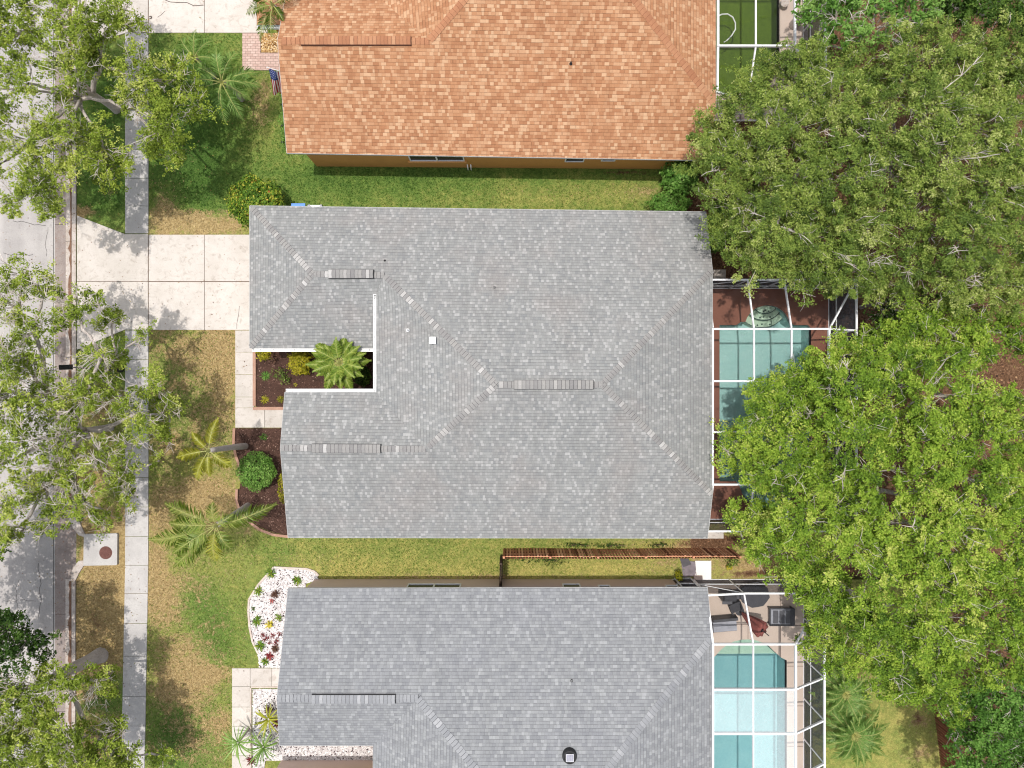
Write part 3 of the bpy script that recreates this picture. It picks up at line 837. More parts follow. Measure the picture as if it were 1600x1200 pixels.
# --- middle house, grey roof round a planted courtyard
mid = thing('house', 'single storey house with speckled grey shingle roof notched around a planted courtyard, between two neighbours', 'house', P(800, 600))
A = P(390, 321.5, 2.7); B = P(1103, 331, 2.7); C = Vector((9.17, 5.22, 3.75)); D = Vector((9.17, -5.07, 3.75)); E = Vector((9.17, -7.235, 2.95))
F = P(450, 840, 2.95); Gd = P(438, 700, 4.55); Hh = P(445, 613, 3.62); I_ = P(588, 613, 3.6); J_ = P(588, 460, 3.6)
K_ = P(600, 430, 3.9); L_ = P(488, 428, 3.92); Mm = P(390, 544, 2.73); N_ = P(601, 544, 2.73); R1 = P(775, 601, 5.62); R2 = P(941, 601, 5.62); Q = P(665, 702, 4.53)
Jx = Vector((N_.x, J_.y - .05, 3.5))
rf = roof_faces(mid, [[A, B, C, R2, R1, K_, L_], [C, D, R2], [R2, D, E, F, Gd, Q, R1], [R1, Q, I_, J_, K_], [Gd, Hh, I_, Q], [A, L_, Mm], [L_, K_, Jx, N_, Mm]], M['shingle_grey'],
                [(A, B), (B, C), (C, D), (D, E), (E, F), (F, Gd), (Gd, Hh), (Hh, I_), (I_, J_), (Mm, N_), (A, Mm)])
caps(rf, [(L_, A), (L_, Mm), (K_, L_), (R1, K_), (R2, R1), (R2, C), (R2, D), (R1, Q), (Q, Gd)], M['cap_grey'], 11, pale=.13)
ridge_vent(rf, P(513, 428, 3.94), P(582, 428, 3.94), M['cap_grey'], 1)
ridge_vent(rf, P(803, 601, 5.64), P(925, 601, 5.64), M['cap_grey'], 2)
ridge_vent(rf, P(487, 700.5, 4.57), P(597, 701, 4.56), M['cap_grey'], 3)
vent_pipe(rf, P(637, 516, 4.25), .045, .22, M['white'], M['vent_dark'])
vent_pipe(rf, P(601, 407, 3.68), .03, .15, M['vent_dark'])
vent_pipe(rf, P(772, 449, 4.13), .045, .22, M['cap_grey'], M['vent_dark'])
mb = MB(); q = P(677.5, 531.5, 4.65); mb.box((q.x, q.y, q.z + .06), (.24, .28, .22), 0, .9); mb.box((q.x - .02, q.y - .02, q.z + .19), (.27, .31, .035)); mb.build('exhaust_vent', M['white'], rf)
gutter(mid, (Mm.x + .1, Mm.y - .02, 2.69), (-6.36, Mm.y - .02, 2.69), (0, -1, 0), [.06, .16, .33, .48, .72, .93])
gutter(mid, (I_.x - .01, J_.y + .02, 3.57), (I_.x - .01, I_.y - .0, 3.57), (-1, 0, 0), [.03, .24, .47, .62, .83, .97])
gutter(mid, (Hh.x + .03, I_.y + .02, 3.58), (I_.x - .16, I_.y + .02, 3.58), (0, 1, 0), [.06, .26, .44, .68, .92])
walls(mid, [(-11.9, Mm.y + .45, 2.6), (-5.9, Mm.y + .45, 2.6), (-5.9, -.75, 3.4), (-10.0, -.75, 3.4), (-10.0, -2.86, 4.3), (-10.0, -6.8, 2.8), (8.6, -6.8, 2.8), (8.75, -5, 3.5), (8.75, 5.0, 3.5), (8.75, 7.7, 2.6), (-11.9, 7.95, 2.6)], M['wall_cream'])

# --- orange house
ora = thing('house', 'ochre house with an orange shingle roof at the top of the picture', 'house', Vector((0, 18.5, 0)))
A = P(448, 239, 2.7); B = Vector((9.4, 10.58, 2.7)); C = Vector((9.4, 12.85, 3.5)); R2 = Vector((3.85, 18.5, 5.5)); R1 = Vector((-.42, 18.5, 5.5)); G1 = P(433.5, 63, 4.32); Q1 = P(670, 63.5, 4.32)
C2 = Vector((9.4, 24.15, 3.5)); B2 = Vector((9.4, 26.3, 2.7)); W1 = Vector((-12.07, 26.3, 2.7))
H1 = Vector((-10.45, 18.3, 3.3)); I1 = Vector((-6.6, 18.3, 3.3)); K1 = Vector((-5.2, 22.0, 4.05)); K0 = Vector((-10.0, 21.7, 4.2))
g0 = Vector((-12.07, 16.98, 2.7)); g1 = Vector((-7.0, 16.98, 2.7)); g2 = Vector((-6.6, 18.3, 3.2)); g3 = Vector((-6.6, 21.6, 4.2))
rf = roof_faces(ora, [[A, B, C, R2, R1, Q1, G1], [C, C2, R2], [R1, Q1, I1, Vector((-6.6, 21.4, 3.3)), K1], [G1, Q1, I1, H1], [R2, C2, B2, W1, K0, K1, R1], [g0, g1, g2, g3, K0], [g0, K0, W1]], M['shingle_orange'],
                [(A, B), (B, C), (C, C2), (C2, B2), (G1, A), (G1, H1), (H1, I1), (g0, g1), (W1, g0), (B2, W1)])
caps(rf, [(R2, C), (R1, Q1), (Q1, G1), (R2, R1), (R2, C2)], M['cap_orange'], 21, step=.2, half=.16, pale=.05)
ridge_vent(rf, P(470, 63.3, 4.34), P(640, 63.4, 4.34), M['cap_orange'], 5, .19, 'vent_tan')
vent_pipe(rf, P(892, 99, 4.08), .04, .2, M['vent_dark'])
walls(ora, [(-10.0, 11.15, 2.6), (8.9, 11.0, 2.6), (8.9, 13, 3.3), (8.9, 24, 3.3), (8.9, 25.9, 2.6), (-11.6, 25.9, 2.6), (-11.6, 17.4, 2.6), (-9.6, 17.4, 2.6), (-9.6, 15.46, 4.1)], M['wall_orange'])
yw = lambda x: 11.15 + (x + 10.0) / 18.9 * (11.0 - 11.15)
for px0, px1, zz, n in ((641, 726, 1.12, 2), (882, 912, 1.15, 1), (938, 960, 1.3, 1)):
    x0 = (px0 - 800) * .968 / PXM; x1 = (px1 - 800) * .968 / PXM
    window(ora, x0, x1, yw((x0 + x1) / 2), zz, 2.35, -1, n, 'alu', M['wall_orange'] if n == 2 else None)
gutter(ora, (g0.x, g0.y - .01, 2.66), (g1.x, g1.y - .01, 2.66), (0, -1, 0), [.1, .5])
for px in (731.5, 736.5):
    q = P(px, 262.0); mb = MB()
    mb.tube([(q.x, q.y - .1, -.1), (q.x, q.y - .1, .42), (q.x, q.y - .02, .5), (q.x, q.y + .08, .5)], .035, 8)
    mb.build('drain_pipe', M['white'], ora)

# --- lower house
low = thing('house', 'taupe house with an even blue grey shingle roof at the bottom of the picture', 'house', Vector((0, -17.5, 0)))
A = P(450, 919.5, 2.7); B = Vector((9.24, -9.62, 2.7)); C = Vector((9.24, -11.7, 3.45)); R2 = Vector((3.43, -17.5, 5.54)); R1 = Vector((-.86, -17.5, 5.54)); G1 = P(432.5, 1092, 4.33); Q1 = P(653, 1092, 4.33)
C2 = Vector((9.24, -23.3, 3.45)); B2 = Vector((9.24, -25.4, 2.7)); W1 = Vector((-12.2, -25.4, 2.7))
H1 = P(437, 1165, 3.37); I1 = P(583, 1165, 3.37); J1 = Vector((I1.x, -20.4, 3.37)); K1 = Vector((-5.6, -22.1, 3.9)); K0 = Vector((-8.9, -22.1, 3.9)); g0 = Vector((-12.2, -18.85, 2.7)); g1 = Vector((-6.0, -18.85, 2.7)); g2 = Vector((-6.0, -20.6, 3.32))
rf = roof_faces(low, [[A, G1, Q1, R1, R2, C, B], [C, R2, C2], [R1, Q1, I1, J1, K1], [G1, H1, I1, Q1], [R2, R1, K1, K0, W1, B2, C2], [g0, K0, K1, g2, g1], [g0, W1, K0]], M['shingle_blue'],
                [(A, B), (B, C), (C, C2), (C2, B2), (A, G1), (G1, H1), (H1, I1), (I1, J1), (g0, g1), (W1, g0), (B2, W1)])
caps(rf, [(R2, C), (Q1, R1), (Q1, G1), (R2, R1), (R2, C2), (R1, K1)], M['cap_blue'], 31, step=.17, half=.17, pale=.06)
ridge_vent(rf, P(487, 1092.3, 4.35), P(617, 1092.3, 4.35), M['cap_blue'], 6)
vent_pipe(rf, P(893, 1062, 3.97), .06, .24, M['vent_dark'], M['glass'])
q = P(890, 1182, 5.16)
mb = MB(); mb.lathe((q.x, q.y, q.z - .2), [(.32, 0), (.32, .22), (.29, .30), (.25, .30), (.25, .24)], 28); sv = mb.build('solar_fan', M['vent_dark'], rf)
mb = MB(); mb.box((q.x, q.y, q.z + .115), (.34, .34, .03)); mb.build('panel_frame', plain('dull_aluminium', (.5, .5, .52, 1), .5), sv)
mb = MB()
for i in range(4): mb.box((q.x - .111 + i * .074, q.y, q.z + .135), (.062, .28, .012))
mb.build('solar_cell', plain('grey_cells', (.28, .28, .33, 1), .3), sv)
walls(low, [(-10.1, -10.0, 2.6), (-10.1, -14.1, 4.1), (-10.1, -16.4, 3.2), (-6.0, -16.4, 3.2), (-6.0, -19.25, 3.2), (-11.8, -19.25, 2.6), (-11.8, -25.0, 2.6), (8.75, -25.0, 2.6), (8.75, -23.3, 3.3), (8.75, -11.7, 3.3), (8.75, -10.0, 2.6)], M['wall_tan'])
for px0, px1, zz, n in ((638, 721, .93, 2), (878, 906, .93, 1), (933, 952, 1.15, 1), (1037, 1057, 1.15, 1)):
    x0 = (px0 - 800) * .974 / PXM; x1 = (px1 - 800) * .974 / PXM
    window(low, x0, x1, -10.0, zz, 2.3, 1, n)
# ---------------------------------------------------------------- pools, decks, screen enclosures
def arc(cx, cy, r, a0, a1, n=14):
    return [(cx + r * math.cos(math.radians(a0 + (a1 - a0) * i / n)), cy + r * math.sin(math.radians(a0 + (a1 - a0) * i / n))) for i in range(n + 1)]
POOL1 = [(1124, 508), (1150, 508), (1158, 503)] + arc(1199, 513, 36, 196, 344, 14) + [(1241, 508), (1262, 508), (1267, 513), (1267, 752), (1243, 752)] + arc(1199, 752, 44, 0, 180, 14)[1:-1] + [(1150, 752), (1124, 752)]
POOL2 = [(1112, -290), (1217, -290), (1217, 104), (1196, 146), (1112, 146)]
POOL3 = [(1106, 1036), (1114, 1028), (1127, 1014), (1136, 1007)] + [(1146, 1002), (1159, 999), (1170, 998.6), (1182, 1000.5), (1199, 1007), (1209, 1017), (1220, 1027), (1229, 1031.5), (1229, 1380), (1106, 1380)]
def pool(label, outline, depth, plaster, water, wz=-0.10, steps=None, tile=None):
    c = P(sum(p[0] for p in outline) / len(outline), sum(p[1] for p in outline) / len(outline))
    t = thing('swimming_pool', label, 'pool', c)
    q = pxs(outline); a = sum(q[i].x * q[(i + 1) % len(q)].y - q[(i + 1) % len(q)].x * q[i].y for i in range(len(q)))
    if a < 0: q = q[::-1]
    mb = MB()
    for tr in tessellate_polygon([[Vector((p.x, p.y, 0)) for p in q]]): mb.poly([(q[i].x, q[i].y, -depth) for i in tr])
    n = len(q)
    for i in range(n):
        b, d = q[i], q[(i + 1) % n]
        mb.poly([(d.x, d.y, -depth), (b.x, b.y, -depth), (b.x, b.y, 0.0), (d.x, d.y, 0.0)])
    bs = mb.build('basin', plaster, t)
    mb = MB()
    for tr in tessellate_polygon([[Vector((p.x, p.y, 0)) for p in q]]):
        a_, b_, c_ = [q[i] for i in tr]
        if (b_ - a_).cross(c_ - a_).z < 0: b_, c_ = c_, b_
        mb.poly([(p.x, p.y, wz) for p in (a_, b_, c_)])
    mb.build('water', water, t)
    for poly, z in steps or []:
        mb = MB(); mb.prism(pxs(poly), -depth + .01, z); s_ = mb.build('step', step_pl, t)
        q_ = pxs(poly); cc = sum(q_, Vector()) / len(q_); mb = MB()
        for i in range(len(q_) - 1):
            a_, b_ = q_[i], q_[i + 1]; ia = a_ + (cc - a_).normalized() * .06; ib = b_ + (cc - b_).normalized() * .06
            mb.poly([(a_.x, a_.y, z + .006), (ia.x, ia.y, z + .006), (ib.x, ib.y, z + .006), (b_.x, b_.y, z + .006)][::-1])
        mb.build('step_edge', step_dark, s_)
        for f in (.3, .5, .7):
            mb = MB()
            p_ = q_[int(f * (len(q_) - 1))]; p_ = p_ + (cc - p_).normalized() * .2
            mb.lathe((p_.x, p_.y, z), [(.045, 0), (.045, .012), (.01, .014)], 10)
            mb.build('grip_button', step_dark, s_)
    return t
step_pl = mottled('step_plaster', RGB(206, 214, 190, .85), RGB(198, 208, 186, .85), RGB(182, 196, 176, .85), 0.9, 10, 0.7, 0.2, 0.02)
step_dark = plain('dark_step_tile', RGB(60, 84, 80, .6), .6)
plaster1 = mottled('pool_plaster_teal', RGB(174, 200, 196, .92), RGB(166, 194, 191, .92), RGB(150, 184, 183, .92), 0.9, 10, 0.7, 0.2, 0.02)
plaster3 = mottled('pool_plaster_pale', RGB(172, 203, 204, .86), RGB(162, 197, 199, .86), RGB(146, 187, 191, .86), 0.9, 10, 0.7, 0.2, 0.02)
plaster2 = mottled('pool_murk', RGB(124, 138, 66, .7), RGB(112, 128, 60, .7), RGB(94, 110, 52, .7), 0.25, 3, 0.9, 0.1, 0.02)
pool('rectangular pool with curved steps behind the speckled roof house, half hidden by leaves', POOL1, 1.2, plaster1, watermat('teal_pool_water', (0.84, 0.93, 0.92, 1), 11, .9),
     steps=[(arc(1198, 468, 22, 20, 160, 14), -.22), (arc(1198, 468, 32, 20, 160, 14), -.44), (arc(1198, 468, 43, 30, 150, 14), -.68)])
pool('neglected pool with murky green water at the orange house', POOL2, 1.0, plaster2, watermat('green_pool_water', (0.76, 0.86, 0.58, 1), 3, .06))
pool('bright aqua pool with a chamfered end in the beige deck', POOL3, 1.3, plaster3, watermat('aqua_pool_water', (0.77, 0.90, 0.91, 1), 8, .3),
     steps=[([(1137, 1008), (1159, 999.6), (1182, 1001), (1198, 1008)], -.35), ([(1112, 1031), (1137, 1007.5), (1198, 1007.5), (1222, 1030)], -.75)])

# stair buttons on the curved steps stay inside the steps' material; decks
mb = MB(); mb.holed(rect(1058, 450, 1296, 813), [pxs(POOL1)], -0.24, 0.035)
struct('pool_deck', mb, M['deck_brown'])
mb = MB(); mb.holed(rect(1058, -330, 1262, 190), [pxs(POOL2)], -0.24, 0.035)
struct('pool_deck', mb, M['deck_beige'])
mb = MB(); mb.holed(rect(1058, 905, 1256, 1420), [pxs(POOL3)], -0.24, 0.035)
struct('pool_deck', mb, M['deck_beige'])
mb = MB(); J2 = .0386
for x0, y0, x1, y1 in ((1229.6, 976.5, 1255.5, 977.3), (1229.6, 1040, 1255.5, 1040.8), (1229.6, 1102, 1255.5, 1102.8), (1229.6, 1165, 1255.5, 1165.8), (1168, 905, 1168.7, 998), (1219, 905, 1219.7, 1026), (1112, 975, 1222, 975.7), (1156, 451, 1156.6, 500), (1267.5, 531, 1296, 531.7), (1267.5, 603, 1296, 603.7), (1112, 531, 1123.5, 531.7), (1112, 603, 1123.5, 603.7)):
    mb.poly([tuple(v[:2]) + (J2,) for v in rect(x0, y1, x1, y0)])
struct('deck_bar_shadow', mb, plain('bar_shadow_grey', RGB(120, 100, 92, .6), .9))  # strips painted along the shadow lines of the enclosure bars on the decks

def cage(label, X0, X1, X2, YN, Yn, Ys, YS, z1, z2, beams, purl, bay_mat=None, n_open=False, s_open=False, w=0.09, brace=True, xstart=None, lift=0.0, slift=0.0):
    w *= .9
    t = thing('pool_enclosure', label, 'enclosure', Vector(((X0 + X2) / 2, (Yn + Ys) / 2, 0)))
    def piece(name, a, b, ww=w, hh=None, mat='alu'):
        mb = MB(); mb.bar(a, b, ww, hh or ww); return mb.build(name, M[mat], t)
    beams = sorted(set(beams), reverse=True)
    for Y in beams:
        piece('beam', (X0, Y, z1), (X1 - w / 2, Y, z1), w, .13)
        piece('rafter', (X1 + w * .55, Y, z1 - .02), (X2 - w * .3, Y, z2 + .03), w * .9, .1)
        piece('post', (X2, Y, .04), (X2, Y, z2 - w / 2), w * .8)
    for X in purl:
        ys = [Yn] + beams[1:-1] + [Ys]
        piece('purlin', (X, Yn - w / 2 if not n_open else Yn, z1 + .004), (X, Ys + w / 2, z1 + .004), w * .8, .09)
        if not n_open:
            piece('rafter', (X, Yn + w * .6, z1 - .01), (X, YN - .03, z2 + .02), w * .8, .09)
            piece('post', (X, YN, .04), (X, YN, z2 - w / 2), w * .7)
        if not s_open:
            piece('rafter', (X, Ys - w * .6, z1 - .01), (X, YS + .03, z2 + .02), w * .8, .09)
            piece('post', (X, YS, .04), (X, YS, z2 - w / 2), w * .7)
    piece('purlin', (X1, Yn if not n_open else YN, z1), (X1, Ys, z1), w * 1.1, .13)
    piece('purlin', (X0 + .03, Yn if not n_open else YN, z1 + .006), (X0 + .03, Ys, z1 + .006), w, .12)
    xs = xstart if xstart is not None else X0
    for Y, z_, op, Yf in ((YN, z2, n_open, Yn), (YS, z2, s_open, Ys)):
        if op: continue
        lf = lift if Y == YN else slift
        if lf:
            piece('wall_plate', (X0, Y, z_ + lf), (purl[0], Y, z_ + .02), w, .1); piece('wall_plate', (purl[0], Y, z_), (X2 + w / 2, Y, z_), w, .1)
        else: piece('wall_plate', (X0, Y, z_), (X2 + w / 2, Y, z_), w, .1)
        piece('chair_rail', (xs, Y, .88), (X2 - w / 2, Y, .88), w * .6)
        piece('base_rail', (xs, Y, .06), (X2 - w / 2, Y, .06), w * .6)
        piece('hip_rafter', (X1 + .05, Yf + (.05 if Y > Yf else -.05), z1 - .02), (X2 - .04, Y - (.04 if Y > Yf else -.04), z2 + .03), w * .8, .09)
        piece('edge_rafter', (X0 + .03, Yf + (.06 if Y > Yf else -.06), z1 - .01), (X0 + .03, Y - (.05 if Y > Yf else -.05), z2 + .05 + lf), w, .1)
        piece('corner_post', (X2, Y, .04), (X2, Y, z2 - .05), w)
        piece('post', (X0 + .06, Y, .04), (X0 + .06, Y, z2 - .05), w)
    ya, yb = (YN if not n_open else YN), YS
    piece('wall_plate', (X2 + .003, ya - w / 2, z2), (X2 + .003, yb + w / 2, z2), w, .1)
    piece('chair_rail', (X2 + .003, ya - w / 2, .88), (X2 + .003, yb + w / 2, .88), w * .6)
    piece('base_rail', (X2 + .003, ya - w / 2, .06), (X2 + .003, yb + w / 2, .06), w * .6)
    if brace:
        if not n_open:
            xs_ = [X0] + list(purl) + [X2]
            for i in range(len(xs_) - 2): piece('brace', (xs_[i] + .1, YN, .9), (xs_[i + 1] - .05, YN, z2 - .08), w * .5)
    # screens, one panel to each bay of the roof and one to each wall
    xs_ = [X0] + list(purl) + [X1]
    for i in range(len(beams) - 1):
        for j in range(len(xs_) - 1):
            mb = MB(); e = .03
            mb.poly([(xs_[j] + e, beams[i + 1] + e, z1 + .07), (xs_[j + 1] - e, beams[i + 1] + e, z1 + .07), (xs_[j + 1] - e, beams[i] - e, z1 + .07), (xs_[j] + e, beams[i] - e, z1 + .07)])
            mb.build('roof_screen', M[(bay_mat or {}).get((i, j), 'screen')], t)
    def wallp(pts, mat='screen_wall', nm='wall_screen'):
        mb = MB(); mb.poly(pts); mb.build(nm, M[mat], t)
    wallp([(X2, YS, .05), (X2, YN, .05), (X2, YN, z2), (X2, YS, z2)])
    wallp([(X1 + .05, beams[-1], z1 + .03), (X2, beams[-1] , z2 + .06), (X2, beams[0], z2 + .06), (X1 + .05, beams[0], z1 + .03)], 'screen', 'slope_screen')
    if not n_open:
        wallp([(xs, YN, .05), (X2, YN, .05), (X2, YN, z2), (xs, YN, z2)])
        wallp([(X0 + .05, Yn, z1 + .03), (X1, Yn, z1 + .03), (X2, YN, z2 + .06), (X0 + .05, YN, z2 + .06)], 'screen', 'slope_screen')
    if not s_open:
        wallp([(xs, YS, .05), (X2, YS, .05), (X2, YS, z2), (xs, YS, z2)])
        wallp([(X0 + .05, Ys, z1 + .03), (X1, Ys, z1 + .03), (X2, YS, z2 + .06), (X0 + .05, YS, z2 + .06)], 'screen', 'slope_screen')
    return t
cage('white framed screen enclosure over the teal pool, partly under the leaves', 9.16, 14.52, 16.2, 4.9, 2.52, -4.6, -6.92, 3.7, 2.86, [2.52, .13, -2.2, -4.6], [11.08, 12.8])
cage('white screen enclosure over the murky green pool', 9.44, 13.0, 14.9, 26.0, 25.9, 15.53, 13.49, 3.6, 2.5, [25.5, 23.0, 20.5, 18.0, 15.53], [11.2], n_open=True, slift=.95)
cage('white screen enclosure with a dark side wall over the aqua pool', 9.20, 13.03, 14.92, -10.0, -11.95, -26.0, -27.5, 3.6, 2.35, [-11.95, -14.02, -16.06, -18.12, -20.2, -22.2, -24.2, -26.0], [11.08],
     bay_mat={(1, 0): 'screen_glare', (1, 1): 'screen_glare', (2, 1): 'screen_glare'}, s_open=True, xstart=8.2, lift=.3)
# screen door bay beside the lower house wall
t = thing('screen_door', 'white framed screen door in the enclosure wall next to the taupe house corner', 'door', P(1076, 904))
mb = MB()
for x in (8.32, 9.12): mb.bar((x, -9.985 + .06, .04), (x, -9.985 + .06, 2.2), .07, .05)
for z in (.08, 1.0, 2.16): mb.bar((8.355, -9.925, z), (9.085, -9.925, z), .05, .07)
mb.build('frame', M['alu'], t)
mb = MB(); mb.poly([(8.355, -9.93, .08), (9.085, -9.93, .08), (9.085, -9.93, 2.16), (8.355, -9.93, 2.16)]); mb.build('screen', M['screen_wall'], t)

# garden hose lying on the murky pool
mb = MB(); pts = [P(1122, 25, 0.0), P(1128, 22.5, 0), P(1137, 22, 0), P(1145, 27, 0), P(1149, 36, 0), P(1149, 46, 0), P(1143, 56, 0), P(1136, 63, 0), P(1131, 66, 0)]
mb.tube(pts, .035, 6)
tag(mb.build('hose', plain('pale_grey_hose', RGB(205, 210, 205), .5), None, P(1140, 40)), 'pale hose curled on the murky green pool water', 'hose')
mb = MB(); q = P(1222, 10); mb.lathe((q.x, q.y, .036), [(.2, 0), (.22, .3), (.18, .32)], 14)
tag(mb.build('pool_bucket', M['kerb'], None, q), 'pale grey bucket on the deck beside the murky pool', 'bucket')

# ---------------------------------------------------------------- fences of upright boards
def fence(label, a, b, h, mat, groundz=0.0, face=1, step=.15, wid=.092, rail=True, waves=.02, posts=2.4):
    a = Vector((a.x, a.y, groundz)); b = Vector((b.x, b.y, groundz)); d = b - a; L = d.length; d.normalize(); s = Vector((-d.y, d.x, 0)) * face
    t = thing('wooden_fence', label, 'fence', (a + b) / 2)
    rng = random.Random(int(L * 100))
    n = int(L / step); mb = MB()
    for i in range(n):
        q = a + d * (i + .5) * step + s * (.045 + waves * math.sin(i * .13) + rng.uniform(-.006, .006))
        hh = h + .03 * math.sin(i * .11) + rng.uniform(-.02, .02); mb.tint = rng.random()
        tp = q + Vector((0, 0, hh)) + s * rng.uniform(-.015, .015)
        u = d * wid / 2; k = s * .011
        vs = [q - u - k, q + u - k, q + u + k, q - u + k]
        vs += [v + (tp - q) for v in vs]
        mb.raw(vs, [(3, 2, 1, 0), (4, 5, 6, 7), (0, 1, 5, 4), (1, 2, 6, 5), (2, 3, 7, 6), (3, 0, 4, 7)])
    mb.build('pickets', mat, t)
    # the far side has its own boards set over the gaps
    mb = MB()
    for i in range(n):
        q = a + d * (i + 1.0) * step - s * (.075 - waves * math.sin(i * .13)); mb.tint = rng.random() * .12
        mb.bar(q, q + Vector((0, 0, h - .02)), .02 if abs(d.x) < .5 else wid, wid if abs(d.x) < .5 else .02)
    mb.build('rear_pickets', mat, t)
    for z in (.3, h * .55, h - .2):
        mb = MB(); mb.bar(a + Vector((0, 0, z)), b + Vector((0, 0, z)), .045, .09); mb.tint = .3; mb.build('rail', mat, t)
    m = max(1, round(L / posts))
    for i in range(m + 1):
        mb = MB(); q = a + d * min(max(L * i / m, .06), L - .06); mb.bar(q - s * .0 - Vector((0, 0, .2)), q + Vector((0, 0, h + .04)), .095); mb.build('post', mat, t)
    return t
M['fence_red'] = tinted('red_brown_cedar', [(0.0, RGB(124, 76, 58, .7)), (0.25, RGB(176, 120, 92, .9)), (0.6, RGB(202, 146, 114, .95)), (1.0, RGB(230, 182, 148, 1))], .85, 16, .2)
M['fence_shaded'] = tinted('shaded_timber', [(0.0, RGB(66, 56, 50, .6)), (1.0, RGB(112, 94, 82, .6))], .9, 16, .25)  # dark tones stand in for the shadowed side of the gate run
fence('red brown wooden fence running between the two grey roofed houses', P(786, 858.5), P(1142, 858), 1.62, M['fence_red'])
fence('short dark gate length of fence that meets the taupe wall', P(783.5, 866), P(783.0, 904), 1.62, M['fence_shaded'], face=-1, posts=1.1)
fence('reddish fence in the bottom right corner beside dense trees', P(1460, 1098), P(1474, 1215), 1.6, M['fence_red'], face=1)

# ---------------------------------------------------------------- small things around the houses
mb = MB(); mb.prism(rect(1086, 876, 1111, 904.3), -.2, .045)
struct('concrete_pad', mb, mottled('new_concrete', RGB(246, 243, 238, .85), RGB(240, 236, 230, .85), RGB(228, 222, 214, .85), 1, 18, .9, .15, .003))
mb = MB(); mb.prism(rect(1083, 898.5, 1096, 904.5), .046, .16)
tag(mb.build('door_step', mottled('pinkish_step', RGB(214, 192, 182, .8), RGB(204, 180, 170, .8), RGB(186, 164, 154, .8), 2, 20, .9), None, P(1089, 901)), 'pinkish doorstep on the white pad outside the screen door', 'step')
def sheet(name, label, cat, pts, z, mat, amp=.03, seed=1, n=14):
    """rumpled cloth or mat lying on the ground between four corners"""
    rng = random.Random(seed); q = pxs(pts); mb = MB(); vs = []
    ph = [rng.uniform(0, 6) for _ in range(4)]
    for j in range(n + 1):
        for i in range(n + 1):
            u, v = i / n, j / n
            p = q[0] * (1 - u) * (1 - v) + q[1] * u * (1 - v) + q[2] * u * v + q[3] * (1 - u) * v
            h = amp * (math.sin(u * 7 + v * 5 + ph[0]) * math.sin(v * 9 - u * 3 + ph[1]) + .6 * math.sin(u * 15 - v * 11 + ph[2])) + amp * 1.7
            vs.append((p.x, p.y, z + max(h, .004)))
    w = n + 1
    mb.raw(vs, [(j * w + i, (j + 1) * w + i, (j + 1) * w + i + 1, j * w + i + 1) for j in range(n) for i in range(n)])
    q0 = (q[0] + q[2]) / 2
    return tag(mb.build(name, mat, None, q0, True), label, cat)
sheet('ground_cloth', 'rumpled grey weed cloth beside the white concrete pad', 'cloth', [(1064, 876), (1086, 877), (1088, 899), (1067, 902)], .012, plain('grey_fabric', RGB(140, 130, 136, .75), .9, var=.2), .02, 3)
t = thing('floor_mat', 'dark slate panel lying on the grey weed cloth', 'panel', P(1070, 879))
mb = MB(); mb.prism(pxs([(1061, 872), (1075, 872), (1079.5, 881), (1067, 885.5)]), .075, .1); mb.build('panel', plain('slate_panel', RGB(92, 90, 94, .7), .7), t)
t = thing('plant_pot', 'round black rimmed pot full of bright green leaves by the taupe wall', 'pot', P(1058.5, 897))
q = P(1058.5, 897); mb = MB(); mb.lathe((q.x, q.y, 0), [(.12, 0), (.17, .28), (.185, .3), (.155, .3), (.15, .2)], 18); mb.build('pot', M['cast_dark'], t)

t = thing('recycling_bin', 'blue bin peeping out under the north eave of the speckled roof', 'bin', P(462, 325))
mb = MB(); q = Vector((-10.62, 8.56, 0)); mb.box((q.x, q.y, .5), (.56, .62, 1.0), 0, 1.12); mb.build('body', plain('blue_plastic', RGB(46, 92, 170), .5), t)
mb = MB(); mb.box((q.x, q.y + .02, 1.04), (.68, .78, .07)); mb.build('lid', plain('blue_lid', RGB(70, 126, 205), .5), t)
mb = MB()
for sg in (-1, 1): mb.tube([(q.x + sg * .22, q.y + .36, .1), (q.x + sg * .28, q.y + .36, .1)], .1, 12)
mb.build('wheel', M['cast_dark'], t)
t = thing('utility_cabinet', 'white and grey utility cabinet beside the blue bin at the eave', 'cabinet', P(484, 325))
q = Vector((-9.86, 8.62, 0)); mb = MB(); mb.box((q.x, q.y, .35), (.46, .62, .7)); mb.box((q.x, q.y + .02, .73), (.5, .66, .05)); mb.build('cabinet', M['alu'], t)
mb = MB()
for sg in (-1, 1): mb.box((q.x + sg * .3, q.y + .08, .5), (.1, .56, .6)); mb.tube([(q.x + sg * .3, q.y + .28, .8), (q.x + sg * .3, q.y + .28, .88)], .06, 10)
mb.build('side_tank', plain('grey_plastic', RGB(150, 150, 156), .5), t)
t = thing('air_conditioner', 'round topped grey air conditioner half under the eave at the pool side', 'air conditioner', P(1100, 408))
q = Vector((9.02, 6.0, 0)); mb = MB(); mb.lathe((q.x, q.y, 0), [(.36, .0), (.38, .05), (.38, .8), (.34, .86), (.30, .86)], 22); mb.build('casing', plain('grey_enamel', RGB(170, 172, 176), .5), t)
mb = MB(); mb.lathe((q.x, q.y, .86), [(.30, -.04), (.30, .015), (.27, .02)], 22); mb.build('fan_grille', M['cast_dark'], t)
mb = MB(); mb.prism(rect(1112, 421.5, 1133.5, 437), -.2, .06); struct('equipment_pad', mb, M['kerb'])
mb = MB(); mb.prism(rect(1103, 829, 1130, 841), -.2, .06); struct('door_landing', mb, M['concrete'])

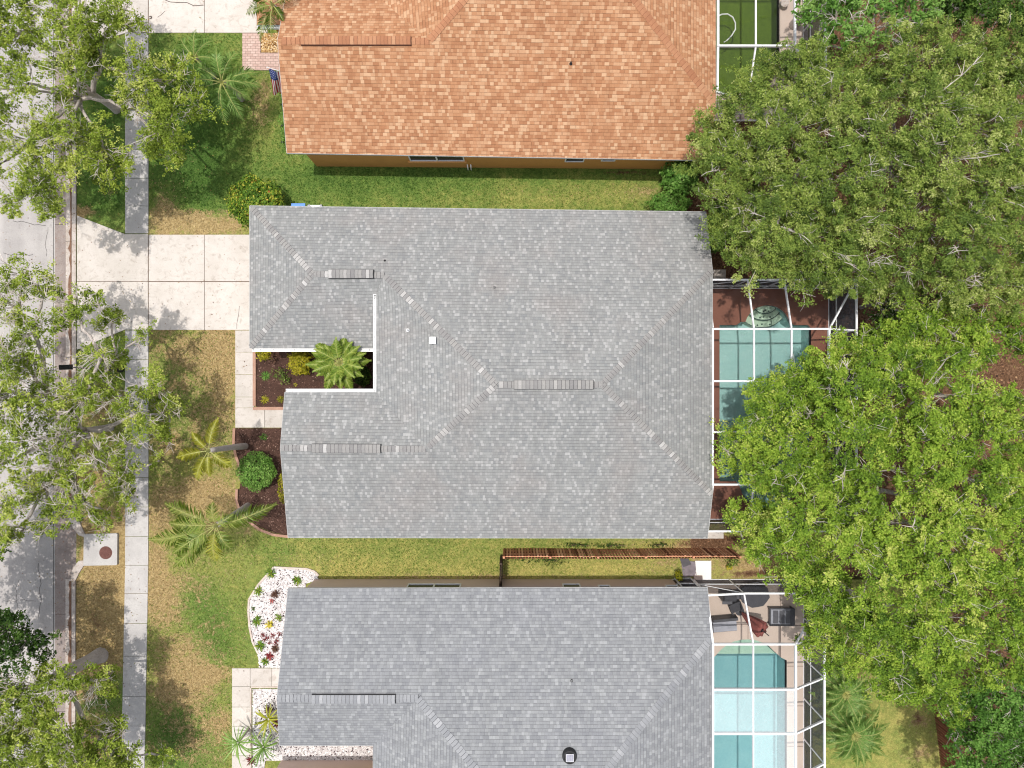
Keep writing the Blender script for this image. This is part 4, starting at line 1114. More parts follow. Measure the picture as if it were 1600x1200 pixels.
# storm inlet with its iron cover
t = thing('storm_inlet', 'square concrete storm drain top between kerb and sidewalk', 'drain', P(159, 858))
mb = MB(); mb.prism(pxs([(133.5, 834), (184, 832.5), (185.5, 834), (185, 881), (183.5, 882), (132.5, 883)]), -.5, .13); mb.build('concrete_top', M['sidewalk'], t)
mb = MB(); mb.prism(pxs([(133, 843), (138, 843), (138, 872), (132.5, 872)]), -.09, .02)
q = P(165.2, 863.6, .13); mb = MB(); mb.lathe((q.x, q.y, .125), [(.33, 0), (.33, .012), (.30, .012), (.30, .008), (.28, .008), (.28, .016), (.02, .016)], 32)
cv = mb.build('manhole_cover', M['rust'], t)
mb = MB()
for i in range(12):
    a = i * math.pi / 6; mb.box((q.x + .19 * math.cos(a), q.y + .19 * math.sin(a), .145), (.12, .02, .014), a)
mb.build('rib', M['rust'], cv)

# street lamp standing in the verge
t = thing('street_lamp', 'black street lamp head poking out of the middle street tree', 'lamp', P(184, 577))
b0 = P(189, 577); top = Vector((b0.x - .02, b0.y, 3.58))
mb = MB(); mb.lathe((b0.x, b0.y, -.1), [(.16, 0), (.16, .25), (.10, .4), (.07, .8), (.05, 2.4), (.04, 3.55)], 14); mb.build('pole', M['cast_dark'], t)
mb = MB(); mb.bar(top, top + Vector((-.16, .01, .03)), .05); mb.build('arm', M['cast_dark'], t)
mb = MB(); mb.box((top.x - .46, top.y + .02, 3.62), (.62, .24, .13), .04, .86); mb.build('lamp_head', M['cast_dark'], t)

# flag on a bracket at the orange house
t = thing('flag', 'striped red white and blue flag hanging at the orange roof edge', 'flag', P(438, 118))
p0 = P(417.5, 105, 2.75); p1 = P(443, 113, 2.35)
mb = MB(); mb.tube([p0, p1], .016, 8); mb.lathe((p0.x, p0.y, p0.z - .03), [(.01, 0), (.035, .03), (.01, .06)], 8); mb.build('pole', M['alu'], t)
b0 = P(427, 148, 1.25); b1 = P(447, 141, 1.0)
a0 = P(420, 107.5, 2.7); a1 = P(442, 114.5, 2.35)
NS, NV = 26, 22
def fp(u, v):
    p = (a0 * (1 - u) + a1 * u) * (1 - v) + (b0 * (1 - u) + b1 * u) * v
    return p + Vector((.02, .035, .02)) * math.sin(u * 11 + v * 3) * (.4 + v)
mb = MB()
for i in range(NS):
    for j in range(NV):
        u0, u1, v0, v1 = i / NS, (i + 1) / NS, j / NV, (j + 1) / NV
        mb.mi = 2 if (i < 14 and j < 9) else (0 if (i // 2) % 2 == 0 else 1)
        mb.poly([fp(u0, v0), fp(u0, v1), fp(u1, v1), fp(u1, v0)])
fc = mb.build('cloth', [plain('flag_red', RGB(170, 30, 50), .8), plain('flag_white', RGB(232, 230, 232), .8), plain('flag_blue', RGB(48, 72, 140), .8)], t)
mb = MB()
for r in range(5):
    for c in range(4):
        p = fp(.05 + .12 * r, .05 + .09 * c) + Vector((0, .012, .022)); a = p
        ring = []
        for k in range(10):
            an = k * math.pi / 5; rr = .03 if k % 2 == 0 else .012
            ring.append(p + Vector((rr * math.cos(an), rr * math.sin(an), 0)))
        mb.poly(ring)
mb.build('stars', plain('star_white', RGB(235, 235, 240), .8), fc)

# path lights along the orange house
for i, (px, py, lb) in enumerate(((441.5, 163.5, 'black path light nearest the flag'), (441.5, 196, 'middle black path light in the row by the orange wall'), (441.5, 222, 'black path light nearest the corner of the orange roof'))):
    t = thing('path_light', lb, 'lamp', P(px + 8, py + 7), 'path lights by the orange house'); q = P(px, py, .42)
    mb = MB(); mb.lathe((q.x, q.y, 0), [(.012, -.05), (.012, .38)], 6); mb.build('stake', M['cast_dark'], t)
    mb = MB(); mb.lathe((q.x, q.y, .36), [(.03, 0), (.075, .03), (.08, .07), (.05, .11), (.01, .125)], 12); mb.build('head', M['cast_dark'], t)

# ---------------------------------------------------------------- furniture on the beige deck
dark = plain('charcoal_cushion', RGB(66, 66, 70, .8), .85); slate = plain('slate_wicker', RGB(92, 92, 97, .8), .8)
lightgrey = plain('grey_cushion', RGB(168, 170, 178, .75), .9); frame = plain('dark_grey_frame', RGB(70, 70, 74, .8), .5)
def at2(o, ang, x, y, z): c, s = math.cos(ang), math.sin(ang); return (o.x + x * c - y * s, o.y + x * s + y * c, z)
# sofa
o = P(1133, 978, .0) * .985; ang = math.radians(5)
t = thing('sofa', 'light grey two seat sofa against the taupe house wall on the deck', 'sofa', (o.x, o.y, .036))
mb = MB(); mb.box(at2(o, ang, 0, 0, .2), (1.3, .75, .2), ang)
for sx_, sy_ in ((-.6, -.3), (.6, -.3), (.6, .3), (-.6, .3)): mb.box(at2(o, ang, sx_, sy_, .07), (.06, .06, .1), ang)
mb.build('frame', frame, t)
for sy_ in (-.17, .13):
    mb = MB(); mb.box(at2(o, ang, 0.02, sy_, .37), (1.22, .29, .14), ang, .97); mb.build('seat_cushion', lightgrey, t)
mb = MB(); mb.box(at2(o, ang, 0, .36, .5), (1.3, .14, .5), ang, .96); mb.build('backrest', frame, t)
# charcoal armchair
o = P(1150, 949) * .985; ang = math.radians(22)
t = thing('armchair', 'square charcoal armchair turned towards the closed parasol', 'chair', (o.x, o.y, .036))
mb = MB(); mb.box(at2(o, ang, 0, 0, .25), (.56, .56, .3), ang); mb.build('base', frame, t)
mb = MB(); mb.box(at2(o, ang, 0, 0, .44), (.5, .48, .09), ang, .95); mb.build('seat_cushion', dark, t)
mb = MB(); mb.box(at2(o, ang, 0, .27, .55), (.56, .1, .5), ang, .96); mb.build('backrest', dark, t)
for sg in (-1, 1):
    mb = MB(); mb.box(at2(o, ang, sg * .28, -.03, .5), (.07, .5, .18), ang); mb.build('armrest', dark, t)
# closed parasol leaning
b0 = P(1150, 952) ; 
t = thing('parasol', 'folded maroon parasol standing beside the charcoal armchair', 'parasol', (b0.x + .16, b0.y - .1, .036))
base = Vector((b0.x + .16, b0.y - .08, .05)); 
mb = MB(); mb.lathe((base.x, base.y, .036), [(.22, 0), (.22, .06), (.05, .1), (.03, .3)], 16); mb.build('base', frame, t)
tip = Vector((base.x + .72, base.y - .5, 1.95)); ax = (tip - base).normalized()
mb = MB(); mb.tube([base + ax * .1, tip + ax * .1], .022, 8); mb.build('pole', frame, t)
sd = ax.cross(Vector((0, 0, 1))).normalized(); up = sd.cross(ax)
mb = MB(); n = 48; prof = [(.12, .03), (.35, .09), (.7, .17), (1.05, .25), (1.4, .32), (1.68, .36), (1.74, .33), (1.72, .1)]; vs = []
for k, (l, r) in enumerate(prof):
    for j in range(n):
        a = 2 * math.pi * j / n; rr = r * (1 + .22 * math.cos(8 * a + k * .12))
        vs.append(base + ax * l + (sd * math.cos(a) + up * math.sin(a) * .75) * rr)
mb.raw(vs, [(k * n + j, k * n + (j + 1) % n, (k + 1) * n + (j + 1) % n, (k + 1) * n + j) for k in range(len(prof) - 1) for j in range(n)])
mb.build('canopy', plain('maroon_canvas', RGB(150, 84, 76, .75), .9, var=.2, scale=6), t, smooth=True)
# octagonal covered table
o = P(1181, 931) * .975
t = thing('round_table', 'large eight sided dark table by the dark screen wall', 'table', (o.x, o.y, .036))
mb = MB(); ring = [(o.x + .72 * (1.06 if k % 2 else 1) * math.cos(k * math.pi / 8 + .2), o.y + .62 * (1.06 if k % 2 else 1) * math.sin(k * math.pi / 8 + .2)) for k in range(16)]
mb.prism(ring, .68, .74); mb.build('tabletop', plain('dark_slate_top', RGB(68, 68, 74, .8), .6), t)
mb = MB(); mb.lathe((o.x, o.y, .036), [(.34, 0), (.3, .04), (.07, .08), (.06, .64)], 16); mb.build('pedestal', frame, t)
for i, (dx, dy, lb) in enumerate(((-.45, .78, 'dark stool tucked behind the eight sided table on its left'), (.35, .8, 'dark stool tucked behind the eight sided table on its right'))):
    pass
# grill console
o = P(1140, 934) * .975
t = thing('grill', 'low charcoal grill console under the white beam near the house corner', 'grill', (o.x, o.y, .036))
mb = MB(); mb.box((o.x, o.y, .42), (.62, .42, .78)); mb.build('cabinet', frame, t)
mb = MB(); mb.tube([(o.x - .3, o.y + .02, .86), (o.x + .3, o.y + .02, .86)], .2, 14); mb.build('hood', dark, t)
mb = MB(); mb.box((o.x + .5, o.y + .06, .74), (.38, .34, .04)); mb.box((o.x - .06, o.y - .3, .7), (.5, .16, .04)); mb.build('side_shelf', slate, t)
# rectangular bench / lounge table
o = P(1223, 965) * .985
t = thing('coffee_table', 'dark framed table with a slatted grey top near the corner of the deck', 'table', (o.x, o.y, .036))
mb = MB()
for sy_ in (-.42, .42): mb.box((o.x, o.y + sy_, .42), (1.26, .07, .06))
for sx_ in (-.6, .6): mb.box((o.x + sx_, o.y, .42), (.07, .77, .06))
mb.build('frame', frame, t)
for sx_ in (-.57, .57):
    for sy_ in (-.4, .4):
        mb = MB(); mb.box((o.x + sx_, o.y + sy_, .21), (.07, .07, .36)); mb.build('leg', frame, t)
mb = MB(); mb.box((o.x, o.y, .405), (1.12, .76, .03)); mb.build('tabletop', lightgrey, t)
for sx_ in (-.32, 0, .32):
    mb = MB(); mb.box((o.x + sx_, o.y, .44), (.25, .64, .03)); mb.build('slat', slate, t)
mb = MB(); mb.box((o.x + .53, o.y - .0, .47), (.2, .84, .06)); mb.build('end_shelf', frame, t)
# ---------------------------------------------------------------- vegetation
def unit(a):
    return a / np.maximum(np.linalg.norm(a, axis=1, keepdims=True), 1e-9)
def leaf_object(name, c, nrm, dr, ln, wd, tint, mat, parent, fold=0.0):
    """many small pointed leaves as one mesh (each leaf a four cornered blade)"""
    n = len(c); off = np.array(ORG[parent.name] if parent is not None else (0, 0, 0))
    nrm = unit(nrm); dr = dr - nrm * np.sum(dr * nrm, axis=1, keepdims=True); dr = unit(dr); sd = np.cross(nrm, dr)
    ln = ln[:, None]; wd = wd[:, None]
    v = np.empty((n, 4, 3))
    v[:, 0] = c - dr * ln * .5; v[:, 2] = c + dr * ln * .5 - nrm * ln * .12
    m = c + dr * ln * .08 + nrm * ln * fold
    v[:, 1] = m + sd * wd * .5; v[:, 3] = m - sd * wd * .5
    v -= off
    me = bpy.data.meshes.new(name)
    me.vertices.add(n * 4); me.vertices.foreach_set('co', v.reshape(-1))
    me.loops.add(n * 4); me.loops.foreach_set('vertex_index', np.arange(n * 4, dtype=np.int32)[::1])
    me.polygons.add(n); me.polygons.foreach_set('loop_start', np.arange(0, n * 4, 4, dtype=np.int32))
    me.materials.append(mat)
    me.attributes.new('tint', 'FLOAT', 'POINT').data.foreach_set('value', np.repeat(np.clip(tint, 0, 1), 4))
    me.update(calc_edges=True)
    return link(name, me, parent, Vector(off))

M['leaf_bright'] = leafmat('bright_leaf', [(0.0, RGB(66, 98, 34, .68)), (0.4, RGB(122, 156, 50, .78)), (0.75, RGB(164, 190, 68, .82)), (1.0, RGB(206, 212, 112, .84))], .30)
M['leaf_olive'] = leafmat('olive_leaf', [(0.0, RGB(70, 92, 40, .68)), (0.4, RGB(114, 140, 60, .78)), (0.75, RGB(152, 170, 76, .82)), (1.0, RGB(196, 202, 128, .84))], .28)
M['leaf_street'] = leafmat('street_leaf', [(0.0, RGB(84, 102, 36, .70)), (0.4, RGB(134, 156, 54, .78)), (0.75, RGB(168, 186, 72, .82)), (1.0, RGB(208, 212, 118, .84))], .32)
M['leaf_dark'] = leafmat('dark_leaf', [(0.0, RGB(38, 66, 22, .6)), (0.5, RGB(74, 108, 36, .66)), (1.0, RGB(120, 150, 64, .7))], .25)
M['leaf_shrub'] = leafmat('shrub_leaf', [(0.0, RGB(66, 106, 36, .66)), (0.5, RGB(108, 156, 62, .72)), (1.0, RGB(162, 198, 104, .76))], .3)
M['leaf_croton'] = leafmat('croton_leaf', [(0.0, RGB(62, 100, 28, .68)), (0.5, RGB(112, 148, 46, .76)), (0.78, RGB(190, 190, 72, .8)), (0.95, RGB(216, 190, 88, .8)), (1.0, RGB(200, 106, 60, .75))], .25)
M['leaf_yellow'] = leafmat('yellow_leaf', [(0.0, RGB(110, 120, 24, .65)), (0.5, RGB(186, 178, 44, .75)), (1.0, RGB(230, 214, 90, .8))], .3)
M['palm'] = leafmat('palm_leaflet', [(0.0, RGB(84, 112, 42, .66)), (0.5, RGB(134, 164, 64, .74)), (0.85, RGB(178, 192, 88, .78)), (1.0, RGB(214, 208, 124, .8))], .35, .4, .45)
M['palm_yellow'] = leafmat('yellow_palm_leaflet', [(0.0, RGB(130, 142, 44, .68)), (0.5, RGB(186, 188, 60, .76)), (1.0, RGB(222, 210, 106, .8))], .35, .4, .45)
M['palm_soft'] = leafmat('soft_palm_leaflet', [(0.0, RGB(90, 130, 56, .66)), (0.5, RGB(132, 172, 84, .74)), (1.0, RGB(172, 202, 118, .78))], .4, .45, .3)
M['leaf_red'] = leafmat('red_leaf', [(0.0, RGB(84, 30, 36, .7)), (0.5, RGB(142, 50, 56, .75)), (1.0, RGB(196, 110, 104, .8))], .2)
M['leaf_brown'] = leafmat('brown_leaf', [(0.0, RGB(78, 56, 48, .65)), (0.5, RGB(118, 88, 74, .7)), (1.0, RGB(160, 126, 104, .75))], .2)
M['bark'] = mottled('grey_bark', RGB(204, 194, 186, .82), RGB(190, 180, 171, .8), RGB(150, 138, 130, .75), 2.0, 16, .95, .7, .03)
M['twig'] = mottled('pale_twig', RGB(224, 214, 206, .82), RGB(206, 194, 184, .8), RGB(176, 162, 152, .75), 2.0, 16, .95, .4, .01)
M['bark_brown'] = mottled('brown_bark', RGB(134, 112, 94, .65), RGB(116, 96, 80, .65), RGB(86, 70, 58, .6), 2.0, 16, .95, .7, .03)
M['palm_trunk'] = mottled('palm_bark', RGB(206, 198, 192, .8), RGB(192, 182, 176, .8), RGB(160, 150, 144, .8), 2.0, 14, .95, .6, .03)
M['rachis'] = plain('palm_midrib', RGB(190, 190, 112, .7), .6, var=.15)

def curve(a, b, sag, n, rng, wob):
    pts = []
    for i in range(n + 1):
        t = i / n
        p = a.lerp(b, t) + Vector((0, 0, sag * math.sin(t * math.pi)))
        if 0 < i < n: p += Vector((rng.uniform(-1, 1), rng.uniform(-1, 1), rng.uniform(-.6, .6))) * wob
        pts.append(p)
    return pts

# gaps in the canopy where the dark ground shows between the branches (px, py, radius)
GAPS = [(1317, 697, 16), (1347, 723, 17), (1400, 723, 18), (1377, 753, 16), (1387, 782, 15), (1523, 747, 18), (1530, 787, 17), (1253, 780, 16), (1477, 617, 20), (1437, 583, 15), (1283, 840, 15), (1353, 860, 16), (1340, 907, 18), (1400, 923, 18), (1560, 863, 20), (1453, 987, 15), (1500, 960, 17),
        (1240, 690, 14), (1300, 640, 12), (1470, 720, 12), (1430, 800, 13), (1490, 860, 13), (1270, 885, 12), (1420, 955, 13), (1560, 1010, 15), (1410, 640, 12), (1550, 700, 15), (1365, 640, 12),
        (1406, 166, 18), (1397, 200, 14), (1225, 166, 13), (1269, 200, 14), (1197, 290, 13), (1237, 247, 12), (1444, 312, 15), (1500, 256, 16), (1319, 312, 14), (1537, 203, 14), (1447, 103, 12), (1360, 390, 12), (1480, 390, 12)]
def in_gap(p):
    k = CAM_H / (CAM_H - p[2]) * PXM; px = 800 + p[0] * k; py = 600 - p[1] * k
    return any((px - gx) ** 2 + (py - gy) ** 2 < gr * gr for gx, gy, gr in GAPS)

def tree(label, base, fork_z, lobes, leaf, dens=3.6, per=70, cr=.36, ll=.14, lw=.07, seed=1, name='oak_tree', group=None, trunk_r=.2, fork=None, flat=.55, bare=0.0, tbias=.5, twigs=.45, twmat='twig', barkmat='bark', zmin=-.3, fill=.36, wild=.16, zj=.7):
    """trunk, branching limbs to every lobe and twigs to the leaf clumps; lobes: (px, py, z, radius_px[, density[, tint shift]])"""
    rng = random.Random(seed); R = np.random.default_rng(seed)
    t = thing(name, label, 'tree', base, group)
    fk = Vector(fork) if fork is not None else Vector((base.x, base.y, fork_z))
    mb = MB()
    mb.tube([base - Vector((0, 0, .3)), base + Vector((0, 0, .05)), base.lerp(fk, .25), base.lerp(fk, .6), fk, fk + (fk - base).normalized() * .2], [trunk_r * 1.7, trunk_r * 1.35, trunk_r * 1.05, trunk_r * .95, trunk_r * .85, trunk_r * .5], 10)
    info = []
    for lo in lobes:
        z = lo[2] + rng.uniform(-zj, zj); c = P(lo[0], lo[1], z); r = lo[3] * (CAM_H - z) / CAM_H / PXM
        info.append((c, r, c - Vector((0, 0, r * flat * .75)), lo[4] if len(lo) > 4 else 1.0, lo[5] if len(lo) > 5 else 0.0))
    # every limb grows from the nearest point of the skeleton that is already there
    nodes = [(fk, 0.0, -1)]; order = sorted(range(len(info)), key=lambda i: (info[i][2] - fk).length); par = {}
    for i in order:
        h = info[i][2]
        best = min(range(len(nodes)), key=lambda k: (nodes[k][0] - h).length + .55 * nodes[k][1])
        nodes.append((h, nodes[best][1] + (nodes[best][0] - h).length, best)); par[i] = (len(nodes) - 1, best)
    load = [1.0] * len(nodes)
    for k in range(len(nodes) - 1, 0, -1): load[nodes[k][2]] += load[k]
    lb = MB(); tw = MB()
    for k in range(1, len(nodes)):
        a, b_ = nodes[nodes[k][2]][0], nodes[k][0]; L = (b_ - a).length
        r1 = .030 * load[k] ** .5 + .012; r0 = min(.030 * load[nodes[k][2]] ** .5 + .012, r1 * 1.5)
        lb.tube(curve(a, b_, .07 * L, 5, rng, .05 * L), [min(trunk_r * .8, r0 + (r1 - r0) * i / 5) for i in range(6)], 7)
    C = []; N = []; D = []; T = []; LN = []; px_ = lobes[0][0]
    for c, r, hub, dn, tsh in info:
        nc = max(3, int(dens * dn * math.pi * r * r + rng.random()))
        lt = tbias + tsh + rng.uniform(-.10, .10)
        for k in range(nc):
            u = R.normal(size=3); u /= np.linalg.norm(u)
            if u[2] < zmin: u[2] = -u[2] * .6
            q = rng.random() ** .45
            if rng.random() < fill: q *= .6
            rr = r * (.30 + .72 * q) * (1 + wild * R.normal())
            p = np.array(c) + np.array((u[0] * rr, u[1] * rr, u[2] * rr * flat))
            if px_ > 1000 and p[2] > 4.2 and in_gap(p): continue
            isbare = rng.random() < bare
            if rng.random() < twigs or isbare:
                a = hub.lerp(Vector(p), rng.uniform(.15, .45)); e = Vector(p) + Vector((u[0], u[1], .3)) * (.12 if not isbare else .35)
                w0 = rng.uniform(.009, .018) * (1.5 if isbare else 1)
                if isbare: e = e + Vector((0, 0, .3))
                tp = curve(a, e, .08, 4, rng, .06)
                tw.tube(tp, [w0 * 1.2, w0, w0 * .8, w0 * .6, w0 * .3], 4, False)
                for _ in range(9 if isbare else 3):
                    s = tp[rng.choice((1, 2, 3, 3, 4))]; dv = (Vector((u[0], u[1], .25)) * .8 + Vector((rng.uniform(-1, 1), rng.uniform(-1, 1), rng.uniform(-.1, .9)))).normalized() * rng.uniform(.2, .55)
                    tw.tube([s, s + dv * .5 + Vector((0, 0, .03)), s + dv], [w0 * .6, w0 * .45, w0 * .22], 3, False)
            if isbare: continue
            # a clump is a handful of small rosettes of leaves round one twig end
            s_ = cr * rng.uniform(.6, 1.35); p = p + np.array((0, 0, rng.uniform(-.45, .45) * r * .5)); m = rng.randint(5, 9); n = max(4, int(per * rng.uniform(.7, 1.3) / m))
            ct = lt + rng.uniform(-.28, .28)
            for _ in range(m):
                g = R.normal(size=3) * np.array((.42, .42, .25)) * s_ + np.array((u[0], u[1], 0)) * s_ * rng.uniform(-.4, .6)
                o = R.normal(size=(n, 3)) * np.array((1, 1, .5)) * s_ * .22
                C.append(p + g + o)
                N.append(np.array((0, 0, .75)) + unit(o) * .5 + R.normal(size=(n, 3)) * .38 + np.array((u[0], u[1], 0)) * .15)
                D.append(unit(o) * np.array((1, 1, .3)) + R.normal(size=(n, 3)) * .4)
                T.append(np.full(n, ct + rng.uniform(-.1, .1)) + R.normal(size=n) * .12)
                LN.append(ll * R.uniform(.6, 1.3, n))
    mb.build('trunk', M[barkmat], t, smooth=True)
    lb.build('limbs', M[barkmat], t, smooth=True)
    if tw.v: tw.build('twigs', M[twmat], t)
    ln = np.concatenate(LN)
    leaf_object('crown', np.concatenate(C), np.concatenate(N), np.concatenate(D), ln, ln * (lw / ll), np.concatenate(T), M[leaf], t)
    return t

# --- street trees (left)
Z = lambda z, l: [(a, b, z + (c[1] if len(c) > 1 else 0), c[0]) + ((d,) if d else ()) for a, b, c, d in l]
tree('sparse street oak beside the neighbour driveway at the top left', P(182, 172), 1.9,
     [(35, 35, 5.6, 62), (112, 28, 5.8, 56), (176, 22, 5.2, 42), (30, 122, 5.6, 44), (108, 98, 5.5, 46), (150, 60, 5.0, 34), (150, 95, 4.6, 34), (212, 118, 4.4, 42), (262, 118, 4.2, 40), (300, 160, 4.0, 34), (252, 192, 4.4, 44), (150, 226, 4.8, 48), (92, 200, 5.2, 46), (36, 215, 5.4, 52), (60, 282, 5.0, 42), (172, 258, 4.4, 40), (258, 232, 4.0, 34), (20, 312, 5.0, 26), (-20, 60, 5.8, 50), (-30, 170, 5.6, 50), (-20, 262, 5.2, 44), (100, -30, 5.6, 50), (20, -40, 5.8, 50), (210, 50, 4.6, 20), (205, 165, 4.2, 28), (118, 150, 4.7, 28), (82, 320, 4.8, 26), (-70, 130, 5.6, 50), (-75, 240, 5.6, 50), (45, 300, 5.4, 30), (110, 262, 4.8, 34)],
     'leaf_street', dens=6.8, per=116, cr=.34, ll=.10, lw=.06, seed=3, trunk_r=.15, bare=.10, twigs=.6, tbias=.56)
tree('street oak with many bare twigs in front of the speckled roof house', P(172, 668), 2.0,
     [(26, 428, 5.3, 34), (62, 448, 5.1, 26), (20, 480, 5.4, 34), (112, 482, 4.8, 38), (70, 452, 5, 22), (152, 474, 4.4, 20), (172, 500, 4.2, 22), (220, 520, 3.6, 18), (45, 515, 5.2, 34), (58, 556, 5.2, 32), (152, 552, 4.9, 30), (62, 618, 5.5, 50), (130, 615, 5.2, 46), (176, 560, 4.4, 28), (182, 618, 4.8, 38), (236, 606, 4.3, 30), (258, 640, 4.1, 30), (262, 680, 4.0, 18), (92, 684, 5.4, 46), (32, 690, 5.6, 44), (152, 720, 5.0, 40), (190, 745, 4.5, 34), (202, 700, 4.4, 28), (60, 765, 5.4, 46), (122, 786, 5.0, 40), (160, 804, 4.4, 28), (205, 780, 4.2, 20), (22, 792, 5.4, 40), (30, 830, 5.2, 26), (78, 815, 5.0, 26), (-10, 560, 5.6, 44), (-20, 640, 5.6, 50), (-20, 730, 5.6, 50), (5, 850, 5.2, 24), (-10, 460, 5.4, 36), (215, 655, 4.6, 30), (246, 720, 3.9, 14), (10, 615, 5.4, 34), (-70, 500, 5.6, 46), (-80, 600, 5.6, 50), (-80, 700, 5.6, 50), (-70, 800, 5.6, 50), (100, 735, 5.0, 38), (35, 570, 5.3, 30), (110, 650, 5, 34)],
     'leaf_street', dens=7.8, per=116, cr=.32, ll=.10, lw=.06, seed=5, trunk_r=.15, bare=.34, twigs=.7, tbias=.58)
tree('street oak with a thick leaning grey trunk in the bottom left corner', P(157, 1024), 2.0,
     [(40, 1078, 5.4, 44), (98, 1072, 4.6, 30), (60, 1120, 5.2, 44), (148, 1062, 3.8, 26), (170, 1068, 3.6, 22), (30, 1150, 5.4, 44), (95, 1160, 5.0, 44), (150, 1155, 4.2, 34), (186, 1145, 3.8, 28), (196, 1180, 3.8, 26), (55, 1205, 5.4, 46), (130, 1208, 4.8, 44), (-15, 1100, 5.6, 44), (-15, 1190, 5.6, 50), (170, 1215, 4.2, 40), (20, 1230, 5.4, 40), (252, 1185, 2.8, 18), (70, 1050, 4.8, 18)],
     'leaf_street', dens=9.6, per=120, cr=.33, ll=.10, lw=.06, seed=8, trunk_r=.30, fork=P(88, 1056, 2.6), bare=.16, twigs=.6, tbias=.58)
tree('dark green tree reaching in over the road at the left edge', P(40, 1004), 2.2,
     [(10, 985, 5.2, 34), (38, 1002, 5.0, 28), (68, 1012, 4.8, 22), (14, 1035, 5.2, 28), (-30, 1000, 5.4, 46), (-30, 1050, 5.4, 40), (3, 968, 5.2, 18), (-60, 905, 5.4, 46), (-75, 960, 5.4, 50), (-50, 860, 5.4, 40), (-115, 935, 5.4, 50), (-100, 1005, 5.4, 50), (-125, 890, 5.4, 46), (-95, 850, 5.4, 40)],
     'leaf_dark', dens=8, per=64, cr=.34, ll=.14, lw=.075, seed=9, trunk_r=.12, twigs=.3, tbias=.42)

# --- trees behind the houses (right)
NE = dict(leaf='leaf_olive', dens=9.0, per=190, cr=.34, ll=.09, lw=.046, twigs=.35, tbias=.56, bare=.025, flat=.7)
tree('big dense olive green oak overhanging the orange roof corner', P(1185, 330), 3.0,
     [(1112, 212, 5.2, 40), (1150, 250, 6.2, 58), (1100, 262, 4.8, 30), (1160, 175, 6.0, 46), (1205, 130, 6.4, 52), (1262, 112, 6.8, 54), (1232, 196, 7.6, 66), (1310, 172, 7.8, 66), (1165, 318, 6.2, 58), (1140, 362, 5.4, 40), (1240, 290, 8.0, 72), (1318, 268, 8.2, 70), (1205, 388, 6.4, 56), (1280, 375, 7.4, 66), (1255, 424, 5.4, 40), (1335, 410, 6.8, 56), (1296, 440, 5.0, 30), (1360, 340, 7.6, 60), (1225, 345, 7.2, 52), (1372, 210, 7.8, 58), (1168, 410, 4.8, 26), (1205, 240, 7.0, 50), (1340, 120, 7.2, 48), (1365, 440, 5.8, 34)],
     seed=21, trunk_r=.26, **NE)
tree('olive green oak along the right edge in the upper half', P(1330, 290), 3.2,
     [(1432, 90, 7.0, 60), (1500, 110, 7.4, 66), (1560, 80, 7.2, 60), (1450, 165, 7.8, 62), (1535, 190, 8.0, 70), (1605, 150, 7.6, 62), (1470, 250, 8.0, 70), (1550, 285, 7.8, 70), (1610, 250, 7.6, 60), (1440, 330, 7.4, 60), (1520, 370, 7.4, 66), (1600, 350, 7.4, 62), (1430, 410, 6.6, 50), (1490, 440, 6.4, 46), (1560, 445, 6.4, 50), (1620, 430, 6.4, 50), (1400, 270, 7.2, 50), (1660, 200, 7, 70), (1660, 330, 7, 70), (1410, 455, 5.6, 26), (1405, 150, 7.0, 40)],
     seed=22, trunk_r=.34, **dict(NE, tbias=.55))
tree('lighter green tree behind the orange house pool at the top', P(1240, 40), 2.8,
     [(1262, 10, 5.4, 30), (1318, 30, 6.0, 46), (1375, 35, 6.4, 46), (1290, 68, 5.2, 22), (1300, -25, 6.2, 50), (1370, -30, 6.4, 50), (1430, 20, 6.6, 42), (1440, -40, 6.6, 50), (1330, 75, 5.6, 24)],
     'leaf_shrub', dens=7, per=72, cr=.34, ll=.15, lw=.07, seed=23, trunk_r=.2, tbias=.62, twigs=.5, bare=.08)
tree('dark green tree in the top right corner', P(1420, 60), 2.8,
     [(1490, 20, 6.0, 40), (1540, 10, 6.2, 46), (1592, 25, 6.2, 46), (1500, -40, 6.2, 50), (1580, -50, 6.2, 56), (1650, 0, 6.2, 60), (1640, 80, 6.0, 50)],
     'leaf_dark', dens=7, per=80, cr=.36, ll=.13, lw=.08, seed=24, trunk_r=.22, tbias=.55, twigs=.3)
SE = dict(leaf='leaf_bright', dens=6.8, per=200, cr=.36, ll=.095, lw=.055, twigs=.45, tbias=.55, bare=.03, flat=.7)
tree('bright green oak spreading over the teal pool and its screen', P(1210, 672), 3.0,
     [(1150, 692, 5.2, 28), (1140, 715, 5.2, 24), (1178, 702, 5.8, 40), (1190, 625, 5.6, 34), (1212, 662, 6.4, 50), (1262, 596, 6.4, 48), (1300, 560, 6.4, 40), (1330, 610, 7.2, 54), (1270, 660, 7.4, 58), (1340, 690, 8.0, 62), (1225, 730, 6.8, 50), (1290, 752, 7.6, 58), (1200, 760, 6.2, 34), (1172, 805, 5.4, 28), (1205, 820, 6.0, 42), (1265, 812, 7.2, 56), (1330, 790, 8.0, 58), (1185, 848, 5.4, 30), (1236, 862, 6.0, 44), (1215, 620, 6.0, 34), (1244, 628, 6.4, 36), (1186, 740, 5.8, 30), (1160, 825, 4.8, 18)],
     seed=31, trunk_r=.3, **SE)
